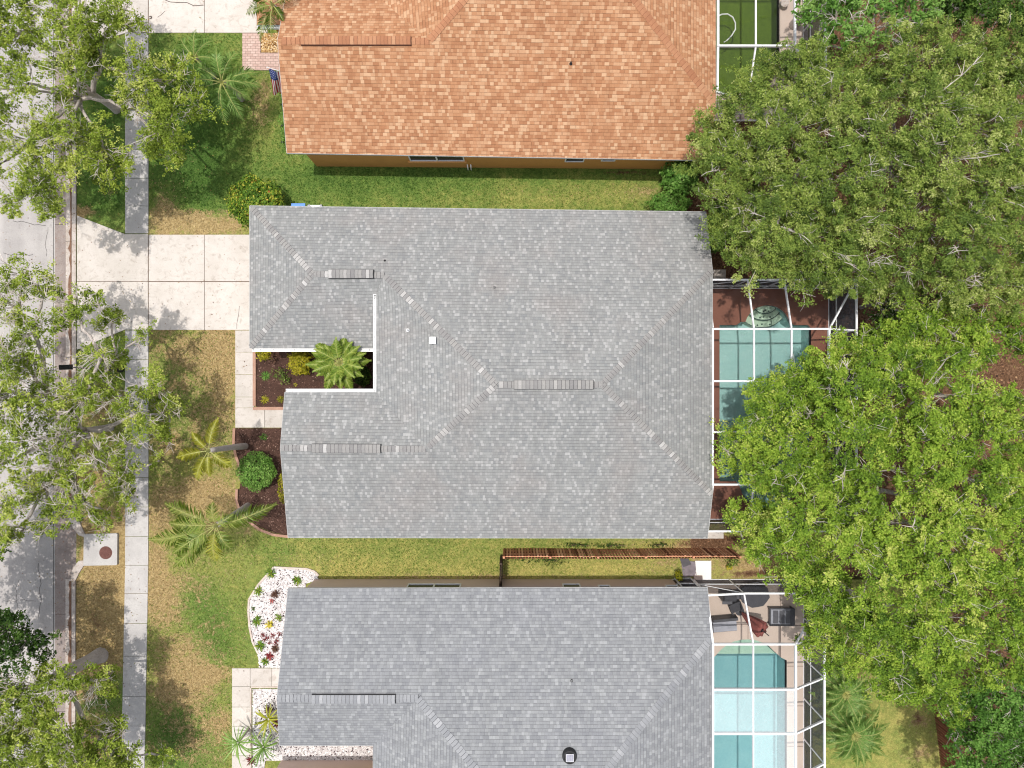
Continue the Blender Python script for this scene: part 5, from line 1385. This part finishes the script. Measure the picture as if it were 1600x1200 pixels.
tree('bright green oak at the right edge just below the brown gap', P(1335, 600), 3.0,
     [(1385, 540, 6.4, 44), (1470, 502, 6.0, 34), (1500, 530, 6.4, 34), (1580, 522, 6.0, 30), (1432, 510, 6.4, 40), (1402, 588, 7.2, 54), (1462, 560, 7.2, 52), (1520, 548, 6.8, 40), (1528, 512, 6.0, 18), (1570, 515, 6.0, 26), (1450, 625, 7.8, 60), (1515, 620, 7.6, 50), (1560, 640, 7.4, 36), (1590, 690, 7.4, 44), (1540, 690, 7.8, 52), (1400, 660, 7.6, 56), (1360, 570, 6.4, 34), (1345, 535, 5.2, 20), (1600, 540, 6.0, 24), (1470, 690, 8.0, 56), (1650, 660, 7.4, 60), (1430, 545, 6.8, 36)],
     seed=32, trunk_r=.3, **dict(SE, tbias=.56))
tree('tall bright green oak filling the middle of the lower right', P(1300, 760), 3.2,
     [(1382, 740, 8.0, 60), (1450, 752, 8.4, 66), (1520, 748, 8.0, 56), (1400, 820, 8.6, 66), (1478, 828, 8.8, 70), (1545, 800, 8.0, 46), (1335, 850, 8.0, 58), (1280, 890, 6.8, 48), (1380, 895, 8.2, 62), (1455, 905, 8.4, 66), (1310, 930, 6.8, 48), (1262, 925, 5.6, 24), (1525, 880, 8.0, 54), (1605, 760, 7.6, 50), (1600, 830, 7.6, 52), (1585, 885, 7.6, 48), (1655, 800, 7.4, 60), (1235, 900, 5.6, 30)],
     seed=33, trunk_r=.34, **SE)
tree('bright green oak leaning over the lower screen wall and the small palms', P(1290, 905), 2.8,
     [(1300, 968, 6.0, 40), (1345, 980, 6.8, 48), (1290, 1010, 5.2, 28), (1335, 1022, 6.0, 36), (1400, 975, 7.6, 56), (1400, 1035, 6.8, 50), (1465, 975, 7.8, 58), (1455, 1035, 7.0, 50), (1525, 965, 7.8, 56), (1520, 1025, 7.2, 50), (1590, 960, 7.6, 52), (1580, 1025, 7.2, 52), (1375, 1068, 5.6, 24), (1430, 1084, 5.8, 36), (1475, 1078, 6.0, 38), (1490, 1105, 5.6, 30), (1265, 985, 5.0, 20), (1252, 1012, 3.9, 14), (1655, 960, 7, 60), (1395, 1090, 5.2, 20)],
     seed=34, trunk_r=.28, **dict(SE, tbias=.50))
tree('darker green tree in the bottom right corner', P(1440, 1050), 2.6,
     [(1530, 1095, 6.0, 44), (1590, 1090, 6.2, 50), (1510, 1140, 5.6, 36), (1560, 1150, 6.0, 50), (1610, 1150, 6.2, 50), (1530, 1190, 5.6, 44), (1590, 1205, 6.0, 54), (1560, 1250, 6, 60), (1640, 1110, 6.2, 50), (1650, 1210, 6, 50), (1505, 1210, 5.2, 34)],
     'leaf_shrub', dens=7, per=130, cr=.36, ll=.11, lw=.065, seed=35, trunk_r=.2, tbias=.32, twigs=.4, bare=.04)
tree('small understory tree between the two pool screens', P(1345, 480), 1.6,
     [(1385, 490, 3.6, 26), (1362, 530, 3.4, 18), (1405, 500, 3.6, 30), (1440, 480, 4.0, 34), (1500, 480, 4.0, 26)],
     'leaf_dark', dens=8, per=64, cr=.3, ll=.13, lw=.07, seed=36, trunk_r=.08, tbias=.55, twigs=.4)

# --- shrubs
def shrub(label, px, py, rx, ry, h, leaf, dens=420, ll=.11, lw=.06, seed=1, name='shrub', cat='shrub', z0=0.04, tb=.5, lump=.12, group=None, parts=True):
    """dense rounded bush: (px, py) is the middle of its crown as seen, h its height"""
    rng = np.random.default_rng(seed); zc = z0 + h * .55
    c = P(px, py, zc); k = (CAM_H - zc) / CAM_H / PXM; rx *= k; ry *= k
    base = Vector((c.x, c.y, z0)); t = thing(name, label, cat, base, group)
    n = int(dens * math.pi * rx * ry * 1.6) + 20
    u = unit(rng.normal(size=(n, 3))); u[:, 2] = np.abs(u[:, 2]) * np.where(rng.random(n) < .8, 1, -.7)
    ph = rng.uniform(0, 6, 6)
    lum = 1 + lump * (np.sin(u[:, 0] * 7 + ph[0]) * np.sin(u[:, 1] * 8 + ph[1]) + np.sin(u[:, 2] * 9 + u[:, 0] * 5 + ph[2]) * .7)
    q = (0.55 + .47 * rng.random(n) ** .4) * lum
    p = u * q[:, None] * np.array((rx, ry, h * .46)) + np.array((c.x, c.y, zc))
    p[:, 2] = np.maximum(p[:, 2], z0 + .02)
    nr = u * .8 + np.array((0, 0, .5)) + rng.normal(size=(n, 3)) * .4
    dr = rng.normal(size=(n, 3)) + u * .4
    ln = ll * rng.uniform(.6, 1.3, n)
    tint = tb + rng.normal(size=n) * .2 + .12 * np.sin(u[:, 0] * 4 + ph[3]) * np.sin(u[:, 1] * 4 + ph[4])
    leaf_object('foliage', p, nr, dr, ln, ln * lw / ll, tint, M[leaf], t)
    r2 = random.Random(seed); mb = MB()
    for _ in range(5):
        e = base + Vector((r2.uniform(-.6, .6) * rx, r2.uniform(-.6, .6) * ry, h * r2.uniform(.5, .8)))
        mb.tube([base - Vector((0, 0, .05)), base.lerp(e, .5) + Vector((0, 0, .05)), e], [.03, .02, .008], 5)
    mb.build('stem', M['bark_brown'], t)
    return t
shrub('large yellow flecked hedge bush at the corner of the garage roof', 402, 318, 44, 40, 1.7, 'leaf_croton', 620, .14, .075, 41, tb=.44)
shrub('round clipped bright green bush in the front mulch bed', 401, 736, 30, 31, 1.1, 'leaf_shrub', 760, .10, .06, 42, tb=.62, lump=.07)
shrub('glossy green bush under the orange eave next to the big oak', 1062, 278, 30, 26, 1.8, 'leaf_shrub', 420, .18, .085, 43, tb=.42)
shrub('low green bush with pale blades hugging the north eave of the speckled roof', 1046, 318, 33, 20, 1.2, 'leaf_shrub', 480, .17, .055, 44, tb=.5)
shrub('leafy green bush against the east end of the speckled roof', 1126, 352, 18, 26, 2.0, 'leaf_shrub', 480, .18, .09, 45, tb=.42)
shrub('dark feathery bush between the olive oak and the speckled roof', 1128, 330, 18, 20, 2.1, 'leaf_dark', 520, .14, .05, 46, tb=.5)
shrub('small green bush by the leaf litter north of the teal pool', 1118, 378, 15, 16, 1.3, 'leaf_shrub', 480, .16, .08, 47, tb=.55)
shrub('low bush spilling out from the screen corner beside the teal pool', 1352, 532, 17, 22, 1.4, 'leaf_olive', 420, .14, .07, 48, tb=.6)
shrub('yellow green bush beside the big courtyard palm', 469, 566, 18, 19, .8, 'leaf_yellow', 620, .13, .07, 49, tb=.45, lump=.2)
shrub('orange and yellow croton in the courtyard corner by the walk', 413, 554, 10, 9, .7, 'leaf_yellow', 560, .13, .06, 50, name='croton', cat='plant', tb=.45, lump=.25)
shrub('thin brownish straggly plant beside the croton in the courtyard', 424, 560, 9, 9, .5, 'leaf_brown', 300, .1, .05, 51, cat='plant', tb=.5, lump=.3)
shrub('sparse grey green plant in the middle of the courtyard mulch', 437, 584, 14, 10, .4, 'leaf_olive', 190, .1, .045, 52, cat='plant', tb=.3, lump=.4)
shrub('second sparse plant just below the grey green one in the courtyard', 447, 594, 8, 7, .35, 'leaf_olive', 220, .1, .045, 53, cat='plant', tb=.45, lump=.4)
shrub('low green hedge under the south gable of the speckled roof', 443, 762, 8, 24, .9, 'leaf_yellow', 480, .11, .05, 54, tb=.25)
shrub('hidden green bush below the courtyard palm by the wall', 566, 588, 14, 16, .6, 'leaf_dark', 420, .14, .08, 55, tb=.6)
shrub('row of green plants along the west wall of the orange house', 444, 186, 6, 46, .5, 'leaf_shrub', 420, .12, .05, 56, cat='plant', tb=.55, lump=.3)
shrub('red flowering plant at the foot of the flag', 440, 140, 4, 6, .5, 'leaf_red', 420, .1, .06, 57, cat='plant', tb=.6)
shrub('bright leaves growing from the black rimmed pot', 1060, 899, 6, 8, .9, 'leaf_yellow', 700, .1, .05, 58, cat='plant', tb=.1, z0=.1)
shrub('scruffy plant with dark stems behind the fence end', 1143, 877, 11, 8, .7, 'leaf_olive', 260, .12, .05, 59, cat='plant', tb=.5, lump=.4)
shrub('small yellow flowering plant on the sandy strip', 1139, 886, 5, 4, .4, 'leaf_yellow', 520, .1, .06, 60, cat='plant', tb=.7)
rg = random.Random(77)
for i, (px, py, rx, ry, lb) in enumerate(((905, 852, 34, 4, 'dark creeping plants along the foot of the red brown fence, left clump'), (960, 853, 30, 4, 'dark creeping plants along the foot of the red brown fence, middle clump'), (1030, 852, 22, 4, 'dark creeping plants along the foot of the red brown fence, right clump'), (815, 872, 22, 7, 'low weeds in the grass just inside the gate length of fence'), (860, 876, 24, 8, 'low weeds in the grass between the fence and the taupe wall'))):
    shrub(lb, px, py, rx, ry, .3, 'leaf_dark', 120, .1, .05, 70 + i, name='weeds', cat='weeds', tb=.3, lump=.5)

# --- spiky plants and ferns
def rosette(label, px, py, r, n, leaf, seed, h=.35, w=.05, name='spiky_plant', cat='plant', z0=.04, droop=.5, tb=.5, group=None, stem=0.0, seg=4):
    rng = random.Random(seed); z = z0 + h * .4 + stem; k = (CAM_H - z) / CAM_H / PXM; c = P(px, py, z); R = r * k
    base = Vector((c.x, c.y, z0)); t = thing(name, label, cat, base, group); mb = MB()
    for i in range(n):
        a = 2 * math.pi * (i * .381966) + rng.uniform(-.2, .2); el = rng.uniform(.1, 1.25) if i > n * .4 else rng.uniform(0.0, .5)
        L = R * rng.uniform(.75, 1.1) / max(.35, math.cos(el * .6)); mb.tint = tb + rng.uniform(-.25, .25); ww = w * rng.uniform(.7, 1.2)
        dv = Vector((math.cos(a), math.sin(a), 0)); s = Vector((-dv.y, dv.x, 0)); p = base + Vector((0, 0, stem)); pts = []
        e = el
        for j in range(seg + 1):
            f = j / seg; wj = ww * (.55 + 1.2 * f) * (1 - f) ** .6 + .002
            pts.append((p - s * wj * .5, p + s * wj * .5)); p = p + (dv * math.cos(e) + Vector((0, 0, math.sin(e)))) * (L / seg); e -= droop * (1.6 / seg) * rng.uniform(.7, 1.3)
            if p.z < z0 + .01: p.z = z0 + .01
        for j in range(seg): mb.poly([pts[j][0], pts[j][1], pts[j + 1][1], pts[j + 1][0]])
    mb.build('leaves', M[leaf], t)
    if stem:
        mb = MB(); mb.tube([base - Vector((0, 0, .1)), base + Vector((0, 0, stem * .5)), base + Vector((0, 0, stem + .05))], [.09, .07, .06], 9); mb.build('trunk', M['palm_trunk'], t)
    else:
        mb = MB(); mb.lathe((base.x, base.y, z0 - .03), [(.04, 0), (.03, .07), (.01, .09)], 8); mb.build('crown_base', M['bark_brown'], t)
    return t
g = 'green tufts in the white gravel bed'
for i, (px, py, r, lb) in enumerate(((422, 897, 10, 'green spiky tuft at the top corner of the white gravel bed'), (463, 908, 9, 'green spiky tuft in the white gravel nearest the taupe wall corner'), (402, 924, 9.5, 'green spiky tuft at the left bend of the white gravel edge'), (400, 972, 10, 'green spiky tuft on the left edge halfway down the white gravel'), (405, 1010, 10, 'green spiky tuft below the red plants in the white gravel'), (413, 1035, 8, 'green spiky tuft nearest the front walk at the foot of the white gravel'))):
    rosette(lb, px, py, r, 46, 'leaf_croton', 100 + i, .4, .045, 'spiky_plant', 'plant', .03, .7, .42, g)
rosette('brown rosette bromeliad in the upper white gravel', 429.5, 929, 8, 34, 'leaf_brown', 111, .3, .07, 'bromeliad', 'plant', .03, .5, .45)
rosette('small pinkish rosette touching the brown bromeliad', 424, 939, 5, 16, 'leaf_red', 112, .2, .05, 'bromeliad', 'plant', .03, .6, .9)
rosette('brown rosette bromeliad beside the lower red plant', 429, 1014, 7, 34, 'leaf_brown', 113, .3, .07, 'bromeliad', 'plant', .03, .5, .4)
rosette('red star shaped bromeliad low in the white gravel', 421, 1026, 8, 24, 'leaf_red', 114, .3, .07, 'bromeliad', 'plant', .03, .5, .6)
rosette('yellow bromeliad in the middle of the white gravel', 420, 976, 7.5, 22, 'leaf_yellow', 115, .3, .08, 'bromeliad', 'plant', .03, .6, .85)
rosette('grey green bromeliad against the roof edge in the white gravel', 434, 966, 8, 28, 'leaf_olive', 116, .35, .05, 'bromeliad', 'plant', .03, .6, .6)
rosette('tiny dark weed at the left edge of the white gravel', 395, 951, 5, 12, 'leaf_dark', 117, .15, .04, 'weed', 'plant', .03, .6, .5)
for i, (px, py, r) in enumerate(((410, 993, 5), (418, 998, 6), (426, 993, 6), (432, 1000, 6), (421, 1004, 5), (413, 1000, 5), (436, 991, 5), (430, 1006, 5))):
    rosette('small maroon trailing plant in the patch across the white gravel', px, py, r, 16, 'leaf_red', 120 + i, .14, .035, 'trailing_plant', 'plant', .03, .8, .35, 'maroon plants across the gravel')
rosette('small maroon cordyline under the lower left palms', 391, 1190, 9, 22, 'leaf_red', 131, .4, .06, 'cordyline', 'plant', .03, .5, .2)
rosette('dark maroon clump behind the twin spiky palms at the roof edge', 432, 1130, 10, 30, 'leaf_red', 132, .4, .06, 'cordyline', 'plant', .03, .5, .15)
rosette('reddish brown clump above the twin spiky palms', 420, 1112, 10, 30, 'leaf_brown', 133, .4, .06, 'cordyline', 'plant', .03, .5, .5)
rosette('green lily clump in the courtyard mulch by the walk', 414, 587, 9, 40, 'leaf_shrub', 141, .3, .035, 'lily', 'plant', .05, .8, .55)
rosette('yellow tipped lily clump at the foot of the courtyard bed', 413, 625, 8, 34, 'leaf_yellow', 142, .28, .035, 'lily', 'plant', .05, .8, .4)
rosette('small lily clump by the roof corner in the courtyard', 438, 624, 7, 26, 'leaf_yellow', 143, .25, .03, 'lily', 'plant', .05, .8, .25)
rosette('tiny seedling in the open courtyard mulch', 461, 601, 4, 12, 'leaf_yellow', 144, .12, .03, 'seedling', 'plant', .05, .8, .4)
rosette('small dark green plant alone at the top of the front mulch bed', 411, 683, 7, 22, 'leaf_dark', 145, .3, .07, 'lily', 'plant', .04, .7, .6)

# --- palms
def frond(parent, base, az, el, L, ll, n, leaf, seed, droop=1.0, lw=.045, vee=.35, tb=.5, curl=.0, petiole=.18, tipscale=.35, ragged=.12):
    """one feather leaf: arching midrib with paired leaflets"""
    rng = random.Random(seed); mb = MB(); mid = []; p = Vector(base); e = el; a = az; seg = 12
    for j in range(seg + 1):
        mid.append(p.copy()); p = p + Vector((math.cos(a) * math.cos(e), math.sin(a) * math.cos(e), math.sin(e))) * (L / seg); e -= droop / seg * (.5 + j / seg); a += curl / seg
    for i in range(n):
        f = petiole + (1 - petiole) * (i + .5) / n; x = f * seg; j = min(int(x), seg - 1); q = mid[j].lerp(mid[j + 1], x - j)
        d = (mid[j + 1] - mid[j]).normalized(); s = d.cross(Vector((0, 0, 1))).normalized(); u = s.cross(d)
        prof = (math.sin(math.pi * min(1, (f - petiole) / (1 - petiole) * .85 + .15)) ** .6) * (1 - (1 - tipscale) * max(0, (f - .55) / .45))
        for sg in (-1, 1):
            l = ll * max(.2, prof) * rng.uniform(1 - ragged, 1 + ragged)
            fw = .45 + .7 * (f) + rng.uniform(-.15, .15)
            dv = (s * sg + d * fw + u * (vee + rng.uniform(-.3, .3))).normalized()
            mb.tint = tb + rng.uniform(-.22, .22)
            w = d * lw * .5; m = q + dv * l * .55; t_ = q + dv * l - Vector((0, 0, l * .28))
            mb.poly([q - w * .55, q + w * .55, m + w, t_, m - w])
    o = mb.build('frond', M[leaf], parent)
    r = MB(); r.tube(mid, [.018 * (1 - .8 * j / seg) + .003 for j in range(seg + 1)], 5); r.build('midrib', M['rachis'], o)
    return o
def palm(label, base, crown, fronds, leaf, seed, trunk_r=.12, name='palm_tree', lw=.075, group=None, bend=.2, vee=.15, nleaf=60, tb=.5, n_extra=0):
    """fronds: (azimuth deg in the photo (0 = right, 90 = up), elevation, length m, leaflet m, droop)"""
    rng = random.Random(seed); t = thing(name, label, 'palm tree', base, group); mb = MB()
    b = Vector(base); c = Vector(crown); pts = [b - Vector((0, 0, .2))]
    for i in range(9):
        f = i / 8; pts.append(b.lerp(c, f) + Vector((bend, bend * .4, 0)) * math.sin(f * math.pi) * .4)
    mb.tube(pts, [trunk_r * 1.25] + [trunk_r * (1.15 - .35 * i / 8) * (1 + .05 * (i % 2)) for i in range(9)], 12)
    mb.build('trunk', M['palm_trunk'], t, smooth=True)
    mb = MB(); mb.tube([c - Vector((0, 0, .25)), c, c + Vector((0, 0, .35))], [trunk_r * .9, trunk_r * .8, .02], 8); mb.build('crownshaft', M['rachis'], t)
    for i, f in enumerate(fronds):
        az, el, L, ll, dr = f[:5]; lf = f[5] if len(f) > 5 else leaf
        frond(t, c + Vector((math.cos(math.radians(az)), math.sin(math.radians(az)), 0)) * .05, math.radians(az), el, L, ll, int(nleaf * max(.6, L / 2.2)), lf, seed * 50 + i, dr, lw, vee, tb, rng.uniform(-.25, .25))
    return t
palm('queen palm with yellowish fronds and a curved grey trunk in the front bed', P(384, 697), P(326, 704, 3.6), [(80, .25, 1.55, .42, .9), (188, .1, 1.75, .42, .9), (238, .05, 1.75, .42, 1.1), (322, .1, 1.25, .45, 1.0), (130, .5, 1.1, .35, 1.1), (270, .3, 1.2, .4, 1.2)], 'palm_yellow', 1, .14, nleaf=50, lw=.042)
palm('queen palm with long arching green fronds at the edge of the lawn', P(388, 790), P(338, 821, 3.4), [(14, .35, 3.0, .62, 1.0, 'palm'), (152, .3, 2.7, .62, 1.0), (198, .25, 3.5, .62, 1.0), (228, .2, 3.1, .62, 1.0), (258, .1, 1.9, .62, 1.1, 'palm_yellow'), (172, .7, 2.2, .55, 1.6), (300, .5, 1.4, .5, 1.6), (95, .8, 1.2, .5, 1.6), (212, .6, 2.4, .6, 1.4), (30, .9, 1.2, .45, 1.6)], 'palm', 2, .15, nleaf=40, lw=.036, tb=.6)
palm('soft green palm on the lawn under the top street tree', P(378, 155), P(346, 128, 2.7), [(a + 9 * math.sin(a * 3.7), e, 1.7 + .3 * math.sin(a * 1.3), .5, 1.5) for a, e in ((-8, .3), (-35, .25), (-62, .2), (-95, .2), (25, .35), (60, .4), (95, .3), (140, .3), (175, .35), (210, .3), (250, .3), (-20, .8), (80, .9), (200, .9))], 'palm_soft', 3, .12, nleaf=34, lw=.036, tb=.62)
palm('smaller soft green palm left of the lawn palm at the top', P(335, 120), P(303, 90, 2.4), [(a, e, 1.25, .42, 1.3) for a, e in ((0, .3), (50, .35), (85, .3), (130, .3), (180, .3), (225, .3), (270, .3), (315, .3), (70, .9), (250, .9))], 'palm_soft', 4, .09, nleaf=30, lw=.034, tb=.62)
palm('palm with dark fronds overlapping the orange garage roof corner', P(462, 52), P(426, 8, 3.9), [(190, .2, 1.35, .42, 1.1), (240, .1, 1.65, .42, 1.0), (262, .25, 1.35, .4, 1.1), (150, .3, 1.1, .4, 1.1), (100, .3, 1.3, .4, 1.1), (20, .4, 1.2, .4, 1.1), (310, .5, .9, .35, 1.2), (215, .8, 1.0, .35, 1.3)], 'palm', 5, .11, nleaf=36, tb=.4, lw=.034)
sago = [(i * 137.5, (.15 + .12 * (i % 3) if i < 12 else .55 + .1 * (i % 4)), (1.45 if i < 12 else 1.15) * (1 + .12 * math.sin(i * 2.1)), .34, .9) for i in range(26)]
palm('big fern like palm filling the right of the courtyard', P(553, 578), P(530, 566, 2.75), sago, 'palm', 6, .2, 'cycad', lw=.085, vee=.15, nleaf=84, tb=.62, bend=0)
py_ = [(i * 137.5, (.05 + .12 * (i % 3) if i < 22 else .6 + .12 * (i % 4)), (1.7 if i < 22 else 1.2) * (1 + .2 * math.sin(i * 1.7)), .34, 1.25 + .35 * math.sin(i * 2.3)) for i in range(44)]
palm('fine leaved pygmy palm on the sunny grass beside the lower screen wall', P(1318, 1132), P(1334, 1148, 1.7), py_, 'palm_soft', 7, .1, 'pygmy_palm', lw=.034, nleaf=46, tb=.6, bend=0)
palm('fine leaved pygmy palm nearest the oak beside the lower screen wall', P(1305, 1063), P(1320, 1084, 1.6), [(a, e, l * .9, ll, d) for a, e, l, ll, d in py_[:40]], 'palm_soft', 8, .1, 'pygmy_palm', lw=.034, nleaf=44, tb=.7, bend=0)
rosette('pale spiky yucca standing over the lower front walk', 366, 1168, 34, 30, 'palm_soft', 151, 1.2, .07, 'yucca', 'plant', .03, .55, .7, None, 1.3, 6)
rosette('spiky palm like dracaena at the roof edge, upper of a pair', 416, 1128, 26, 34, 'palm_yellow', 152, .8, .075, 'dracaena', 'plant', .03, .55, .35, None, .8, 6)
rosette('spiky palm like dracaena below its twin by the lower front walk', 408, 1172, 30, 34, 'palm_soft', 153, .8, .07, 'dracaena', 'plant', .03, .55, .6, None, .9, 6)

# --- blades of grass standing out of the turf
def grass():
    rng = np.random.default_rng(5); N_ = 210000
    px = rng.uniform(119, 1078, N_); py = rng.uniform(-10, 1210, N_)
    def inr(x0, y0, x1, y1): return (px > x0) & (px < x1) & (py > y0) & (py < y1)
    bad = inr(187, -20, 234, 1215) & ~((py > 880) & (px > 231)) | inr(119, 334, 445, 517) | inr(119, -20, 445, 53) | inr(366, 510, 470, 670) | inr(362, 1042, 470, 1220) | inr(365, 660, 470, 838) | inr(378, 50, 460, 112)
    bad |= inr(475, -20, 1078, 258) | inr(455, 346, 1078, 826) | inr(440, 346, 1078, 520) | inr(480, 908, 1078, 1220) | inr(386, 884, 500, 1045) | inr(131, 830, 187, 886) | inr(119, 515, 200, 548) & (py < 546 - (px - 121) * .42) | inr(119, 795, 135, 910) | inr(119, 51, 197, 80)
    k = ~bad; px, py = px[k], py[k]; n = len(px)
    x = (px - 800) / PXM; y = (600 - py) / PXM
    lush = np.full(n, .3); lush[py < 340] = .52; dry = np.where(py < 330, .12, np.where(px < 232, .3, np.where(px < 460, .3, .14)))
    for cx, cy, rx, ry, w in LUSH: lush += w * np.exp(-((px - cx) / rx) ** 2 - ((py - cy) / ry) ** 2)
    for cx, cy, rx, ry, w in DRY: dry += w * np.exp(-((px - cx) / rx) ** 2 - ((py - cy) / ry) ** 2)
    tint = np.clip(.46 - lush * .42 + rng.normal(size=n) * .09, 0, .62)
    isdry = rng.random(n) < np.clip((dry - .12) * 1.3, 0, .92)
    tint = np.where(isdry, .82 + rng.normal(size=n) * .1, tint)
    c = np.stack([x, y, rng.uniform(.012, .035, n)], 1)
    nr = rng.normal(size=(n, 3)) * .6 + np.array((0, 0, .9)); dr = rng.normal(size=(n, 3)) + np.array((0, 0, .5))
    ln = rng.uniform(.05, .13, n)
    m = leafmat('grass_blade', [(0.0, RGB(70, 112, 40, .70)), (0.3, RGB(112, 144, 58, .74)), (0.55, RGB(164, 170, 84, .76)), (0.68, RGB(176, 150, 106, .76)), (1.0, RGB(220, 196, 150, .8))], .25, .8, .1)
    tag(leaf_object('grass', c, nr, dr, ln, ln * .26, tint, m, None), kind='stuff')
grass()

# --- fallen leaves on the lawn, walks and road
def fallen():
    rng = np.random.default_rng(15); n = 2600
    px = rng.uniform(0, 470, n); py = rng.uniform(0, 1200, n)
    k = (rng.random(n) < np.where(px < 240, 1, .45)) & ~((px > 386) & (py > 315) & (py < 1200))
    px, py = px[k], py[k]; n = len(px)
    z = np.where(px < 100, -.085, np.where(px < 120, .07, .055)) + rng.uniform(0, .01, n)
    kk = (CAM_H - z) / CAM_H / PXM
    c = np.stack([(px - 800) * kk, (600 - py) * kk, z], 1)
    nr = rng.normal(size=(n, 3)) * .25 + np.array((0, 0, 1)); dr = rng.normal(size=(n, 3)); ln = rng.uniform(.04, .09, n)
    m = leafmat('fallen_leaf', [(0.0, RGB(92, 62, 44, .7)), (0.5, RGB(150, 110, 74, .75)), (0.8, RGB(176, 150, 84, .8)), (1.0, RGB(120, 130, 60, .75))], .1, .8, .1)
    tag(leaf_object('fallen_leaves', c, nr, dr, ln, ln * .5, rng.random(n), m, None), kind='stuff')
fallen()
